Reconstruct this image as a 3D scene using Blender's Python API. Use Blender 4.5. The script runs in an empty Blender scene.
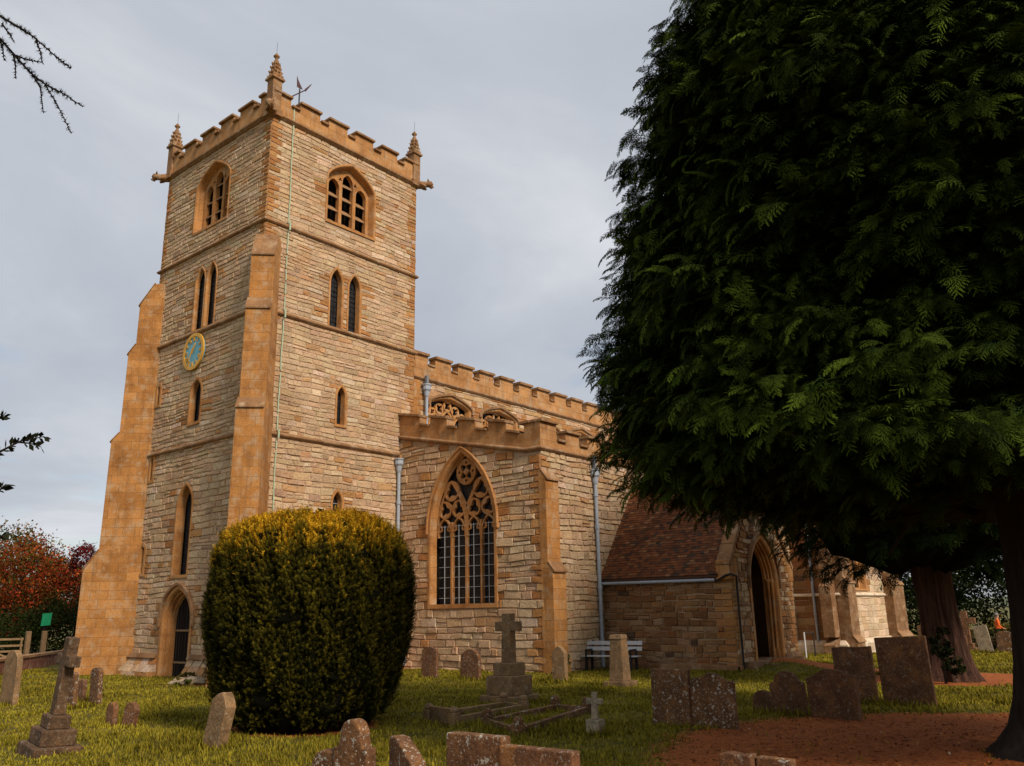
import bpy, bmesh, math, random
import numpy as np
from mathutils import Vector, Matrix, Euler
from mathutils.geometry import tessellate_polygon
R = math.radians
random.seed(7); rng = np.random.default_rng(7)
S = bpy.context.scene
C = S.collection
# ------------------------------------------------------------------ helpers
def link(o, parent=None):
    C.objects.link(o)
    if parent is not None: o.parent = parent
    return o
def tag(o, label=None, cat=None, group=None, kind=None):
    if label: o['label'] = label
    if cat: o['category'] = cat
    if group: o['group'] = group
    if kind: o['kind'] = kind
    return o
def empty(name, loc=(0, 0, 0), rot=(0, 0, 0)):
    o = bpy.data.objects.new(name, None); o.location = loc; o.rotation_euler = rot
    o.empty_display_size = .2
    return link(o)
def copy_tree(o, parent=None):
    c = o.copy(); C.objects.link(c); c.parent = parent
    for ch in list(o.children): copy_tree(ch, c)
    return c
def set_uv(me):
    uv = me.uv_layers.new(name='UVMap')
    n = len(me.loops)
    if n == 0: return
    co = np.empty(len(me.vertices)*3, np.float32); me.vertices.foreach_get('co', co); co = co.reshape(-1, 3)
    lv = np.empty(n, np.int32); me.loops.foreach_get('vertex_index', lv)
    pn = np.empty(len(me.polygons)*3, np.float32); me.polygons.foreach_get('normal', pn); pn = pn.reshape(-1, 3)
    lt = np.empty(len(me.polygons), np.int32); me.polygons.foreach_get('loop_total', lt)
    nl = np.repeat(pn, lt, axis=0); P = co[lv]
    h = np.stack([-nl[:, 1], nl[:, 0]], 1); L = np.linalg.norm(h, axis=1)
    flat = L < .35
    h = h/np.maximum(L, 1e-6)[:, None]
    h *= np.where((np.abs(h[:, 0]) > .72), np.sign(h[:, 0]), np.sign(h[:, 1]))[:, None]
    u = P[:, 0]*h[:, 0]+P[:, 1]*h[:, 1]; v = P[:, 2].copy()
    u[flat] = P[flat, 0]; v[flat] = P[flat, 1]
    uv.data.foreach_set('uv', np.stack([u, v], 1).astype(np.float32).ravel())
class MB:
    """collects geometry and links it as ONE mesh object"""
    def __init__(s): s.v = []; s.f = []; s.c = []; s.m = []
    def add(s, vs, fs, col=(1, 1, 1), mi=0):
        b = len(s.v); s.v += [tuple(p) for p in vs]; s.c += [col]*len(vs)
        for f in fs: s.f.append(tuple(b+i for i in f)); s.m.append(mi)
        return s
    def box(s, x0, x1, y0, y1, z0, z1, col=(1, 1, 1), mi=0):
        return s.add([(x0,y0,z0),(x1,y0,z0),(x1,y1,z0),(x0,y1,z0),(x0,y0,z1),(x1,y0,z1),(x1,y1,z1),(x0,y1,z1)],
                     [(0,3,2,1),(4,5,6,7),(0,1,5,4),(1,2,6,5),(2,3,7,6),(3,0,4,7)], col, mi)
    def hexa(s, p, col=(1, 1, 1), mi=0):
        return s.add(p, [(0,3,2,1),(4,5,6,7),(0,1,5,4),(1,2,6,5),(2,3,7,6),(3,0,4,7)], col, mi)
    def bar(s, a, b, w, h=None, up=(0, 0, 1), col=(1, 1, 1), mi=0):
        a = Vector(a); b = Vector(b); d = (b-a).normalized(); up = Vector(up)
        if abs(d.dot(up)) > .98: up = Vector((1, 0, 0))
        x = d.cross(up).normalized()*(w/2); z = x.normalized().cross(d)*((h or w)/2)
        return s.hexa([a-x-z, a+x-z, b+x-z, b-x-z, a-x+z, a+x+z, b+x+z, b-x+z], col, mi)
    def tube(s, pts, rad, n=8, col=(1, 1, 1), mi=0, caps=True):
        pts = [Vector(p) for p in pts]
        if not hasattr(rad, '__len__'): rad = [rad]*len(pts)
        rings = []; xprev = None
        for i, p in enumerate(pts):
            d = (pts[min(i+1, len(pts)-1)]-pts[max(i-1, 0)]).normalized()
            if xprev is None:
                x = d.cross(Vector((0, 0, 1)) if abs(d.z) < .9 else Vector((1, 0, 0))).normalized()
            else: x = (xprev-d*xprev.dot(d)).normalized()
            xprev = x; y = d.cross(x)
            rings.append([p+(x*math.cos(2*math.pi*k/n)+y*math.sin(2*math.pi*k/n))*rad[i] for k in range(n)])
        vs = [v for r in rings for v in r]; fs = []
        for i in range(len(pts)-1):
            for k in range(n):
                fs.append((i*n+k, i*n+(k+1) % n, (i+1)*n+(k+1) % n, (i+1)*n+k))
        if caps: fs += [tuple(range(n-1, -1, -1)), tuple((len(pts)-1)*n+k for k in range(n))]
        return s.add(vs, fs, col, mi)
    def prism(s, poly, ext, col=(1, 1, 1), mi=0):
        """poly: ring of 3D points, ext: extrusion vector"""
        n = len(poly); e = Vector(ext); P = [Vector(p) for p in poly]
        fs = [tuple(range(n-1, -1, -1)), tuple(range(n, 2*n))]+[(i, (i+1) % n, n+(i+1) % n, n+i) for i in range(n)]
        return s.add(P+[p+e for p in P], fs, col, mi)
    def lathe(s, prof, c=(0, 0, 0), n=12, col=(1, 1, 1), mi=0):
        vs = []; fs = []
        for r, z in prof:
            vs += [(c[0]+r*math.cos(2*math.pi*k/n), c[1]+r*math.sin(2*math.pi*k/n), c[2]+z) for k in range(n)]
        for i in range(len(prof)-1):
            for k in range(n): fs.append((i*n+k, i*n+(k+1) % n, (i+1)*n+(k+1) % n, (i+1)*n+k))
        fs += [tuple(range(n-1, -1, -1)), tuple((len(prof)-1)*n+k for k in range(n))]
        return s.add(vs, fs, col, mi)
    def build(s, name, mats, parent=None, loc=None, smooth=False, bevel=0, world=True, segs=2):
        """world: the collected points are world points (parent must be unrotated)"""
        me = bpy.data.meshes.new(name)
        off = Vector((0, 0, 0))
        if world:
            p = parent
            while p is not None: off += p.location; p = p.parent
        if loc is not None: off += Vector(loc)
        me.from_pydata([(v[0]-off.x, v[1]-off.y, v[2]-off.z) for v in s.v], [], s.f)
        for m in (mats if isinstance(mats, (list, tuple)) else [mats]): me.materials.append(m)
        if any(s.m): me.polygons.foreach_set('material_index', s.m)
        at = me.color_attributes.new('Col', 'FLOAT_COLOR', 'POINT')
        at.data.foreach_set('color', np.array([(c[0], c[1], c[2], 1) for c in s.c], np.float32).ravel())
        if smooth: me.polygons.foreach_set('use_smooth', [True]*len(me.polygons))
        bm = bmesh.new(); bm.from_mesh(me); bmesh.ops.recalc_face_normals(bm, faces=bm.faces); bm.to_mesh(me); bm.free()
        set_uv(me); me.update()
        o = bpy.data.objects.new(name, me); link(o, parent)
        if loc is not None: o.location = loc
        if bevel:
            b = o.modifiers.new('bevel', 'BEVEL'); b.width = bevel; b.segments = segs; b.limit_method = 'ANGLE'; b.angle_limit = R(35)
        return o
def tri_mesh(name, V, T, Ccol, mat, parent=None, loc=(0, 0, 0)):
    """big triangle soup from numpy arrays (points relative to loc)"""
    me = bpy.data.meshes.new(name)
    V = np.asarray(V, np.float32)-np.array(loc, np.float32); T = np.asarray(T, np.int32)
    me.vertices.add(len(V)); me.vertices.foreach_set('co', V.ravel())
    me.loops.add(T.size); me.loops.foreach_set('vertex_index', T.ravel())
    me.polygons.add(len(T)); me.polygons.foreach_set('loop_start', np.arange(0, T.size, 3, dtype=np.int32))
    me.update(calc_edges=True)
    at = me.color_attributes.new('Col', 'FLOAT_COLOR', 'POINT')
    cc = np.ones((len(V), 4), np.float32); cc[:, :3] = Ccol
    at.data.foreach_set('color', cc.ravel())
    me.materials.append(mat)
    o = bpy.data.objects.new(name, me); link(o, parent)
    o.location = loc if parent is None else Vector(loc)-parent.location
    return o
# ------------------------------------------------------------------ materials
class NT:
    def __init__(s, name, rough=.85):
        s.m = bpy.data.materials.new(name); s.m.use_nodes = True; s.t = s.m.node_tree
        s.b = s.t.nodes['Principled BSDF']; s.b.inputs['Roughness'].default_value = rough
        s.b.inputs['Specular IOR Level'].default_value = .25
    def n(s, typ, **k):
        nd = s.t.nodes.new(typ)
        for a, v in k.items(): setattr(nd, a, v)
        return nd
    def l(s, a, b): s.t.links.new(a, b)
    def coord(s, kind='Object'): return s.n('ShaderNodeTexCoord').outputs[kind]
    def noise(s, vec, scale, detail=5, rough=.6, dist=0):
        nd = s.n('ShaderNodeTexNoise'); nd.inputs['Scale'].default_value = scale; nd.inputs['Detail'].default_value = detail
        nd.inputs['Roughness'].default_value = rough; nd.inputs['Distortion'].default_value = dist
        if vec is not None: s.l(vec, nd.inputs['Vector'])
        return nd.outputs['Fac']
    def ramp(s, fac, stops):
        nd = s.n('ShaderNodeValToRGB'); e = nd.color_ramp.elements
        while len(e) < len(stops): e.new(.5)
        for i, (p, c) in enumerate(stops):
            e[i].position = p; e[i].color = (c, c, c, 1) if not hasattr(c, '__len__') else (*c, 1)
        s.l(fac, nd.inputs['Fac']); return nd.outputs['Color']
    def mix(s, fac, a, b, mode='MIX'):
        nd = s.n('ShaderNodeMix', data_type='RGBA', blend_type=mode)
        for inp, v in ((nd.inputs[0], fac), (nd.inputs[6], a), (nd.inputs[7], b)):
            if hasattr(v, 'is_output'): s.l(v, inp)
            elif hasattr(v, '__len__'): inp.default_value = (*v, 1) if len(v) == 3 else v
            else: inp.default_value = v
        return nd.outputs[2]
    def math(s, op, a, b=0., c=None):
        nd = s.n('ShaderNodeMath', operation=op)
        for i, v in enumerate((a, b) if c is None else (a, b, c)):
            if hasattr(v, 'is_output'): s.l(v, nd.inputs[i])
            else: nd.inputs[i].default_value = v
        return nd.outputs[0]
    def attr(s, name='Col'):
        nd = s.n('ShaderNodeAttribute'); nd.attribute_name = name; return nd.outputs['Color']
    def col(s, c):
        if hasattr(c, 'is_output'): s.l(c, s.b.inputs['Base Color'])
        else: s.b.inputs['Base Color'].default_value = (*c, 1)
    def bump(s, h, strength=.5, dist=.02):
        nd = s.n('ShaderNodeBump'); nd.inputs['Strength'].default_value = strength; nd.inputs['Distance'].default_value = dist
        s.l(h, nd.inputs['Height']); s.l(nd.outputs['Normal'], s.b.inputs['Normal'])
M = {}
def masonry():
    t = NT('rubble_stone', .92); v = t.coord()
    n1 = t.noise(v, 2.2, 6); n2 = t.noise(v, 17, 6, .7); n3 = t.noise(v, .55, 4)
    c = t.mix(t.ramp(n2, [(.3, .0), (.72, .8)]), t.attr(), (1.22, 1.16, 1.08), 'MULTIPLY')
    c = t.mix(1., c, t.ramp(n2, [(.25, .55), (.5, 1.), (.8, 1.15)]), 'MULTIPLY')
    c = t.mix(1., c, t.ramp(t.noise(v, 60, 4, .7), [(.3, .8), (.7, 1.15)]), 'MULTIPLY')
    c = t.mix(1., c, t.ramp(n3, [(.3, (.80, .72, .64)), (.55, (1.02, 1., .97)), (.75, (1.1, 1.02, .9))]), 'MULTIPLY')
    st = t.ramp(n1, [(.60, 0.), (.72, .5)])
    c = t.mix(st, c, (.20, .125, .075))
    mp = t.n('ShaderNodeMapping'); t.l(v, mp.inputs['Vector']); mp.inputs['Scale'].default_value = (2.2, 2.2, .20)
    c = t.mix(t.ramp(t.noise(mp.outputs[0], 1.5, 6, .7), [(.56, 0.), (.76, .5)]), c, (.19, .12, .07))
    c = t.mix(t.ramp(t.noise(v, .9, 5, .65), [(.54, 0.), (.70, .35)]), c, (.52, .27, .10))
    t.col(c); t.bump(t.math('ADD', n2, t.math('MULTIPLY', n1, 1.5)), 1., .05); return t.m
M['rubble'] = masonry()
def ashlar(name, base, alt, bw=.62, bh=.33, joint=.55, stain=.35):
    t = NT(name, .9); v = t.coord()
    br = t.n('ShaderNodeTexBrick'); t.l(t.coord('UV'), br.inputs['Vector'])
    br.inputs['Scale'].default_value = 1.; br.inputs['Brick Width'].default_value = bw; br.inputs['Row Height'].default_value = bh
    br.inputs['Mortar Size'].default_value = .006; br.inputs['Mortar Smooth'].default_value = .3; br.offset_frequency = 2
    br.inputs['Color1'].default_value = (0, 0, 0, 1); br.inputs['Color2'].default_value = (1, 1, 1, 1); br.inputs['Mortar'].default_value = (.5, .5, .5, 1)
    n1 = t.noise(v, 1.3, 6, .65); n2 = t.noise(v, 26, 5, .7); n3 = t.noise(v, 6, 6, .7)
    c = t.mix(br.outputs['Color'], base, alt)
    c = t.mix(1., c, t.ramp(n1, [(.3, (.66, .58, .50)), (.5, (1., 1., 1.)), (.7, (1.22, 1.2, 1.15))]), 'MULTIPLY')
    c = t.mix(1., c, t.ramp(n2, [(.3, .68), (.7, 1.2)]), 'MULTIPLY')
    c = t.mix(t.ramp(t.noise(v, 2.7, 5, .7), [(.50, 0.), (.68, .62)]), c, (.44, .33, .21))
    mp = t.n('ShaderNodeMapping'); t.l(v, mp.inputs['Vector']); mp.inputs['Scale'].default_value = (2.6, 2.6, .22)
    c = t.mix(t.ramp(t.noise(mp.outputs[0], 1.6, 6, .7), [(.54, 0.), (.74, .6)]), c, (.12, .07, .035))
    c = t.mix(t.ramp(n3, [(.58, 0.), (.74, stain)]), c, (.10, .065, .04))
    c = t.mix(t.math('MULTIPLY', br.outputs['Fac'], joint), c, (.17, .10, .05))
    t.col(c)
    t.bump(t.math('SUBTRACT', t.math('ADD', n2, n3), t.math('MULTIPLY', br.outputs['Fac'], 2.)), .6, .012); return t.m
M['ashlar'] = ashlar('ochre_ashlar', (.365, .158, .040), (.475, .224, .068), .58, .31, .8, .5)
M['parapet'] = ashlar('parapet_ashlar', (.39, .185, .062), (.485, .25, .095), .8, .36, .6, .45)
M['dress'] = ashlar('dressed_stone', (.42, .187, .055), (.48, .235, .08), .9, .42, .3, .2)
M['coping'] = ashlar('coping_stone', (.24, .125, .055), (.30, .16, .07), 1.1, .5, .3, .75)
M['pale'] = ashlar('pale_ashlar', (.62, .50, .36), (.70, .58, .43), .55, .28, .5, .2)
M['brownshade'] = ashlar('brown_and_shaded_ashlar', (.19, .095, .04), (.26, .14, .065), .6, .3, .6, .4)  # brown porch stone; on chapel buttresses the brown stands in for shade
def simple(name, c, rough=.7, metal=0, var=.25, scale=8, bump=.2, spec=.3):
    t = NT(name, rough); v = t.coord(); n = t.noise(v, scale, 5, .65)
    t.b.inputs['Metallic'].default_value = metal; t.b.inputs['Specular IOR Level'].default_value = spec
    t.col(t.mix(1., c, t.ramp(n, [(.25, 1-var), (.75, 1+var)]), 'MULTIPLY'))
    if bump: t.bump(n, bump, .01)
    return t.m
M['mortar'] = simple('lime_mortar', (.36, .25, .155), .95, 0, .35, 14, .6)
M['void'] = simple('painted_dark_inside', (.012, .010, .009), .9, 0, .2, 3, 0)
M['louvre'] = simple('louvre_stone', (.30, .17, .08), .9, 0, .3, 12, .3)
M['pipe'] = simple('grey_painted_iron', (.33, .37, .42), .45, 0, .18, 9, .1)
M['lead'] = simple('lead_sheet', (.16, .17, .18), .6, 0, .2, 5, .2)
M['leadbar'] = simple('pale_glazing_lead', (.42, .45, .47), .55, 0, .2, 20, 0)
M['iron'] = simple('black_iron', (.02, .018, .017), .6, 0, .2, 20, .1)
M['oak'] = simple('old_oak', (.018, .011, .008), .85, 0, .4, 16, .4, .1)
M['conductor'] = simple('verdigris_tape', (.36, .44, .30), .6, 0, .15, 6, 0)
M['gold'] = simple('gilt_paint', (.62, .33, .035), .45, .0, .25, 30, .1)
M['blue'] = simple('blue_clock_paint', (.15, .40, .50), .5, 0, .18, 8, .05)
M['white'] = simple('weathered_white_paint', (.52, .52, .51), .6, 0, .12, 12, .1)
M['copper'] = simple('red_vane_paint', (.10, .05, .05), .5, 0, .2, 12, 0)
def glass():
    t = NT('leaded_glass', .12); v = t.coord('UV')
    ck = t.n('ShaderNodeTexBrick'); t.l(v, ck.inputs['Vector']); ck.offset = 0
    ck.inputs['Scale'].default_value = 1; ck.inputs['Brick Width'].default_value = .13; ck.inputs['Row Height'].default_value = .17; ck.inputs['Mortar Size'].default_value = .006
    ck.inputs['Color1'].default_value = (.010, .011, .013, 1); ck.inputs['Color2'].default_value = (.022, .022, .024, 1); ck.inputs['Mortar'].default_value = (.05, .05, .05, 1)
    t.col(ck.outputs['Color']); t.b.inputs['Specular IOR Level'].default_value = .15
    n = t.noise(t.coord(), 7, 2); t.bump(n, .25, .02); t.b.inputs['Roughness'].default_value = .3; return t.m
M['glass'] = glass()
def tile():
    t = NT('clay_tile', .85); v = t.coord(); n = t.noise(v, 3, 6, .7); n2 = t.noise(v, 22, 5, .7)
    c = t.mix(1., t.attr(), t.ramp(n2, [(.3, .65), (.7, 1.25)]), 'MULTIPLY')
    c = t.mix(t.ramp(n, [(.56, 0.), (.72, .6)]), c, (.05, .045, .03))
    c = t.mix(t.ramp(t.noise(v, 31, 3), [(.68, 0.), (.72, .6)]), c, (.30, .26, .19))
    t.col(c); t.bump(n2, .6, .01); return t.m
M['tile'] = tile()
def gravestone(name, base, lich=.5, orange=.3, dark=.5):
    t = NT(name, .92); v = t.coord()
    oi = t.n('ShaderNodeObjectInfo'); vm = t.n('ShaderNodeVectorMath', operation='ADD'); t.l(v, vm.inputs[0])
    cx = t.n('ShaderNodeCombineXYZ'); 
    for i in range(3): t.l(t.math('MULTIPLY', oi.outputs['Random'], 37.*(i+1)), cx.inputs[i])
    t.l(cx.outputs[0], vm.inputs[1]); v = vm.outputs[0]
    n1 = t.noise(v, 3, 6, .7); n2 = t.noise(v, 24, 6, .7); n3 = t.math('MAXIMUM', t.noise(v, 13, 4, .65, .1), t.math('SUBTRACT', t.noise(v, 38, 3, .6, .1), .02)); n4 = t.noise(v, 5, 4, .6)
    c = t.mix(1., base, t.ramp(n1, [(.3, .62), (.7, 1.3)]), 'MULTIPLY')
    c = t.mix(1., c, t.ramp(n2, [(.3, .7), (.7, 1.25)]), 'MULTIPLY')
    c = t.mix(t.ramp(n4, [(.5, 0.), (.68, dark)]), c, tuple(x*.35 for x in base))
    c = t.mix(t.ramp(n4, [(.36, orange), (.44, 0.)]), c, (.30, .13, .03))
    c = t.mix(t.math('MULTIPLY', t.ramp(n3, [(.595, 0.), (.635, 1.)]), lich), c, (.44, .41, .33))
    t.col(c); t.bump(t.math('ADD', n2, t.math('MULTIPLY', n1, 2.)), .7, .02); return t.m
M['grave'] = gravestone('lichened_sandstone', (.16, .074, .03), .95, .5)
M['gravered'] = gravestone('red_sandstone', (.175, .078, .034), .5, .5)
M['graveslate'] = gravestone('brown_slab', (.14, .064, .028), .25, .35, .5)
M['gravepale'] = gravestone('pale_limestone', (.33, .26, .17), .35, .3)
M['gravegrey'] = gravestone('grey_sandstone', (.25, .15, .07), .3, .3)
M['gravedark'] = gravestone('sooty_granite', (.115, .066, .034), .25, .15)
def bark(name, a, b, sx=3.5):
    t = NT(name, .95); mp = t.n('ShaderNodeMapping'); t.l(t.coord(), mp.inputs['Vector']); mp.inputs['Scale'].default_value = (sx, sx, .35)
    n = t.noise(mp.outputs[0], 3.5, 7, .7, .4); t.col(t.ramp(n, [(.3, a), (.7, b)])); t.bump(n, 1., .08); return t.m
M['bark'] = bark('dark_bark', (.010, .007, .005), (.045, .030, .022))
M['barkred'] = bark('red_bark', (.016, .008, .005), (.13, .062, .040))
def leafmat(name, rough=.8):
    t = NT(name, rough); t.b.inputs['Specular IOR Level'].default_value = .04
    t.col(t.attr()); return t.m
M['leaf'] = leafmat('foliage')
def groundmat():
    t = NT('churchyard_ground', .95); v = t.coord('Object'); a = t.attr()
    sp = t.n('ShaderNodeSeparateColor'); t.l(a, sp.inputs[0])
    n0 = t.noise(v, .35, 5, .6); n1 = t.noise(v, 1.7, 6, .7); n2 = t.noise(v, 9, 7, .75); n3 = t.noise(v, 40, 4, .7)
    g = t.ramp(n1, [(.3, (.045, .042, .004)), (.5, (.125, .105, .009)), (.72, (.25, .17, .016))])
    g = t.mix(1., g, t.ramp(n2, [(.28, .35), (.5, .95), (.75, 1.5)]), 'MULTIPLY')
    g = t.mix(t.ramp(n0, [(.52, 0.), (.7, .55)]), g, (.22, .14, .02))
    d = t.ramp(n2, [(.25, (.14, .036, .008)), (.5, (.42, .115, .024)), (.75, (.60, .20, .05))])
    d = t.mix(1., d, t.ramp(n3, [(.3, .55), (.7, 1.35)]), 'MULTIPLY')
    f = t.math('ADD', sp.outputs[0], t.math('MULTIPLY', t.math('SUBTRACT', n1, .5), 1.3))
    f = t.math('ADD', f, t.math('MULTIPLY', t.math('SUBTRACT', n2, .5), .9))
    f = t.ramp(f, [(.40, 0.), (.62, 1.)])
    c = t.mix(f, g, d)
    far = t.mix(n0, (.10, .11, .03), (.16, .13, .05))
    c = t.mix(sp.outputs[1], c, far)
    t.col(c); t.bump(t.math('ADD', n2, n3), .8, .05); return t.m
M['ground'] = groundmat()
M['brick'] = ashlar('red_brick', (.15, .045, .025), (.20, .065, .035), .23, .075, .7, .5)
M['wood'] = simple('weathered_timber', (.24, .15, .075), .85, 0, .35, 12, .4)
M['skin'] = simple('skin', (.45, .26, .18), .6, 0, .1, 8, 0)
M['orange'] = simple('orange_cloth', (.75, .13, .02), .8, 0, .12, 20, .2)
M['trouser'] = simple('dark_cloth', (.03, .03, .04), .9, 0, .15, 20, .2)
M['hair'] = simple('grey_hair', (.20, .18, .16), .8, 0, .2, 30, .3)
M['green'] = simple('green_sign_paint', (.01, .30, .12), .4, 0, .1, 8, 0)
M['hill'] = simple('hill_fields', (.10, .11, .06), .95, 0, .3, .02, 0)
# ------------------------------------------------------------------ ground shape
CAM = Vector((-14.821135, -22.926572, 1.70))
def sm(t): t = np.clip(t, 0, 1); return t*t*(3-2*t)
def gz(x, y):
    d = np.sqrt((x-CAM.x)**2+(y-CAM.y)**2)
    z = -.15*sm((d-12)/12)-.5*sm((x-12)/22)+.28*np.exp(-((x-11.7)**2+(y+11.9)**2)/1.6)
    z = z+.018*np.sin(x*.9+.4*y)*np.cos(y*.75-.2*x)+.012*np.sin(2.3*x-1.1*y)*np.sin(1.9*y)
    return z
def g(x, y): return float(gz(np.float64(x), np.float64(y)))
T1 = np.array([-3.0, -20.9]); T2 = np.array([8.9, -16.95])
PATH = np.array([(11.7, -11.6), (11.9, -13.0), (11.5, -14.5), (11.2, -16.0), (10.9, -17.8), (9.5, -20.), (7., -23.)])
def pathd(x, y):
    best = np.full(np.shape(x), 1e9)
    for a, b in zip(PATH[:-1], PATH[1:]):
        ab = b-a; t = np.clip(((x-a[0])*ab[0]+(y-a[1])*ab[1])/(ab@ab), 0, 1)
        best = np.minimum(best, np.hypot(x-a[0]-t*ab[0], y-a[1]-t*ab[1]))
    return best
def dirt(x, y):
    d1 = np.hypot((x-T1[0])*.95, (y-T1[1])); d2 = np.hypot(x-T2[0], y-T2[1])
    m = 1-sm((d1-3.5)/1.6)
    m = np.maximum(m, 1-sm((d2-1.3)/1.2)); m = np.maximum(m, 1-sm((pathd(x, y)-.55)/.4))
    m = np.maximum(m, .95*(1-sm((np.hypot(x+5.93, y+11.2)-.95)/.5)))
    m = np.maximum(m, (1-sm((np.hypot((x+9.0)/1.3, (y+18.8))-1.0)/1.)))
    m = np.maximum(m, .75*np.exp(-((y+.3)**2)*.8)*((x > -1.5) & (x < 7)))
    for (ax, ay, bx, by) in ((0, 7, 0, 0), (6.3, 0, 6.3, -7)):
        pass
    return m
def make_ground():
    def axis(c, lo, hi, fine):
        a = list(np.arange(c-lo, c+hi, fine)); s = fine*1.3; x = a[-1]
        while x < 1600: x += s; a.append(x); s *= 1.22
        s = fine*1.3; x = a[0]; b = []
        while x > -1600: x -= s; b.append(x); s *= 1.22
        return np.array(b[::-1]+a)
    xs = axis(0, 15, 30, .25); ys = axis(-8, 15, 26, .25)
    X, Y = np.meshgrid(xs, ys); Z = gz(X, Y)
    D = dirt(X, Y); F = sm((np.hypot(X, Y)-60)/60)
    Vv = np.stack([X, Y, Z], -1).reshape(-1, 3); nx = len(xs); ny = len(ys)
    i = np.arange(nx-1)[None, :]+nx*np.arange(ny-1)[:, None]
    T = np.concatenate([np.stack([i, i+1, i+nx+1], -1).reshape(-1, 3), np.stack([i, i+nx+1, i+nx], -1).reshape(-1, 3)])
    cc = np.stack([D, F, np.zeros_like(D)], -1).reshape(-1, 3)
    o = tri_mesh('ground', Vv, T, cc, M['ground']); o.data.polygons.foreach_set('use_smooth', [True]*len(o.data.polygons))
    tag(o, kind='structure')
make_ground()
# ------------------------------------------------------------------ the church
class Fr:
    """wall frame: u along the wall, v up, d outwards"""
    def __init__(s, o, U, N): s.o = Vector(o); s.U = Vector(U); s.N = Vector(N)
    def __call__(s, u, v, d=0): return s.o+s.U*u+Vector((0, 0, v))+s.N*d
FS = Fr((0, 0, 0), (1, 0, 0), (0, -1, 0)); FW = Fr((0, 0, 0), (0, 1, 0), (-1, 0, 0))
FN = Fr((0, 7, 0), (1, 0, 0), (0, 1, 0)); FE = Fr((7, 0, 0), (0, 1, 0), (1, 0, 0))
AX = 6.32; AY = -6.62
FAW = Fr((AX, 0, 0), (0, 1, 0), (-1, 0, 0)); FAS = Fr((0, AY, 0), (1, 0, 0), (0, -1, 0))
CY = .15; FC = Fr((0, CY, 0), (1, 0, 0), (0, -1, 0))
PX = 9.53; PY = -11.32; PX2 = 14.12
FPW = Fr((PX, 0, 0), (0, 1, 0), (-1, 0, 0)); FPS = Fr((0, PY, 0), (1, 0, 0), (0, -1, 0))
flat = lambda x: .50*(1-x)+.50*math.sqrt(max(0, 1-x**2.4))   # low pointed head
def arch(o, off=0., offb=None, n=9):
    """closed outline of a pointed opening (dict uc,a,sill,spring,rise) grown by off"""
    a, h = o['a'], o['rise']; c = (h*h-a*a)/(2*a); r = a+c
    if offb is None: offb = off
    if h < a*1.1:
        n = max(n, 12); A = a+off; H = h+off*1.2; xs = [A*math.cos(math.pi/2*k/n) for k in range(n)]+[0.]
        R0 = [(x, H*flat(x/A)) for x in xs]; sp = o['spring']
        return [(o['uc']-A, o['sill']-offb)]+[(o['uc']-x, sp+z) for x, z in R0]+[(o['uc']+x, sp+z) for x, z in R0[-2::-1]]+[(o['uc']+A, o['sill']-offb)]
    r += off; A = a+off; ap = math.atan2(math.sqrt(max(r*r-c*c, 1e-6)), c if abs(c) > 1e-9 else 1e-9)
    pts = [(o['uc']-A, o['sill']-offb)]
    R_ = [(-c+r*math.cos(ap*k/n), r*math.sin(ap*k/n)) for k in range(n+1)]
    pts += [(o['uc']-x, o['spring']+z) for x, z in R_]
    pts += [(o['uc']+x, o['spring']+z) for x, z in R_[-2::-1]]
    pts += [(o['uc']+A, o['sill']-offb)]
    return pts
def half(o, v, e):
    if v < o['sill']-e: return None
    if v <= o['spring']: return o['a']+e
    if o['rise'] < o['a']*1.1:
        t = (v-o['spring'])/(o['rise']+e*1.2)
        if t >= 1: return None
        return max((o['a']+e)*x/60 for x in range(61) if flat(x/60) >= t)
    a, h = o['a'], o['rise']; c = (h*h-a*a)/(2*a); r = a+c+e; d = r*r-(v-o['spring'])**2
    if d <= 0: return None
    x = math.sqrt(d)-c
    return x if x > 0 else None
PAL = [((.54,.395,.255),6), ((.57,.43,.285),5), ((.50,.36,.23),5), ((.52,.365,.225),3), ((.50,.31,.165),1.2), ((.45,.24,.10),.45), ((.42,.295,.195),.9), ((.61,.48,.355),1.3)]
PALD = [((.40,.195,.07),4), ((.44,.235,.09),3), ((.36,.165,.055),2), ((.43,.28,.14),1)]
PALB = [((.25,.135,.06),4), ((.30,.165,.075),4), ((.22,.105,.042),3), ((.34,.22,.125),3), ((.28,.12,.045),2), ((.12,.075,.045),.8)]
def pick(pal):
    c = random.choices([p[0] for p in pal], [p[1] for p in pal])[0]; k = random.uniform(.88, 1.1)
    return tuple(x*k*random.uniform(.96, 1.04) for x in c)
def block(mb, F, u0, u1, v0, v1, col, hmax=.04, sk=0.):
    u0 += random.uniform(.004, .014); u1 -= random.uniform(.004, .014); v0 += .003; v1 -= random.choice((.003, .004, .005, .006, .008, .010, .026)) if v1-v0 > .12 else .004
    wv = lambda u, v: v+.020*math.sin(1.9*u+2.3*v+F.o.x)+.010*math.sin(5.1*u-1.7*v)+.006*math.sin(11*u+3*v)
    if u1-u0 < .03: return
    h = random.uniform(.006, hmax); b = min(.022, (u1-u0)*.25, (v1-v0)*.25); j = lambda s=.011: random.uniform(-s, s)
    o = [(u0+j(), v0+j()), (u1+j(), v0+j()), (u1+j(), v1+j()), (u0+j(), v1+j())]
    i = [(u0+b+j(), v0+b+j()), (u1-b+j(), v0+b+j()), (u1-b+j(), v1-b+j()), (u0+b+j(), v1-b+j())]
    P = [F(u, wv(u, v), -.014) for u, v in o]+[F(u, wv(u, v), h+j(.009)) for u, v in i]
    mb.add(P, [(4,5,6,7), (0,1,5,4), (1,2,6,5), (2,3,7,6), (3,0,4,7)], col)
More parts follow.
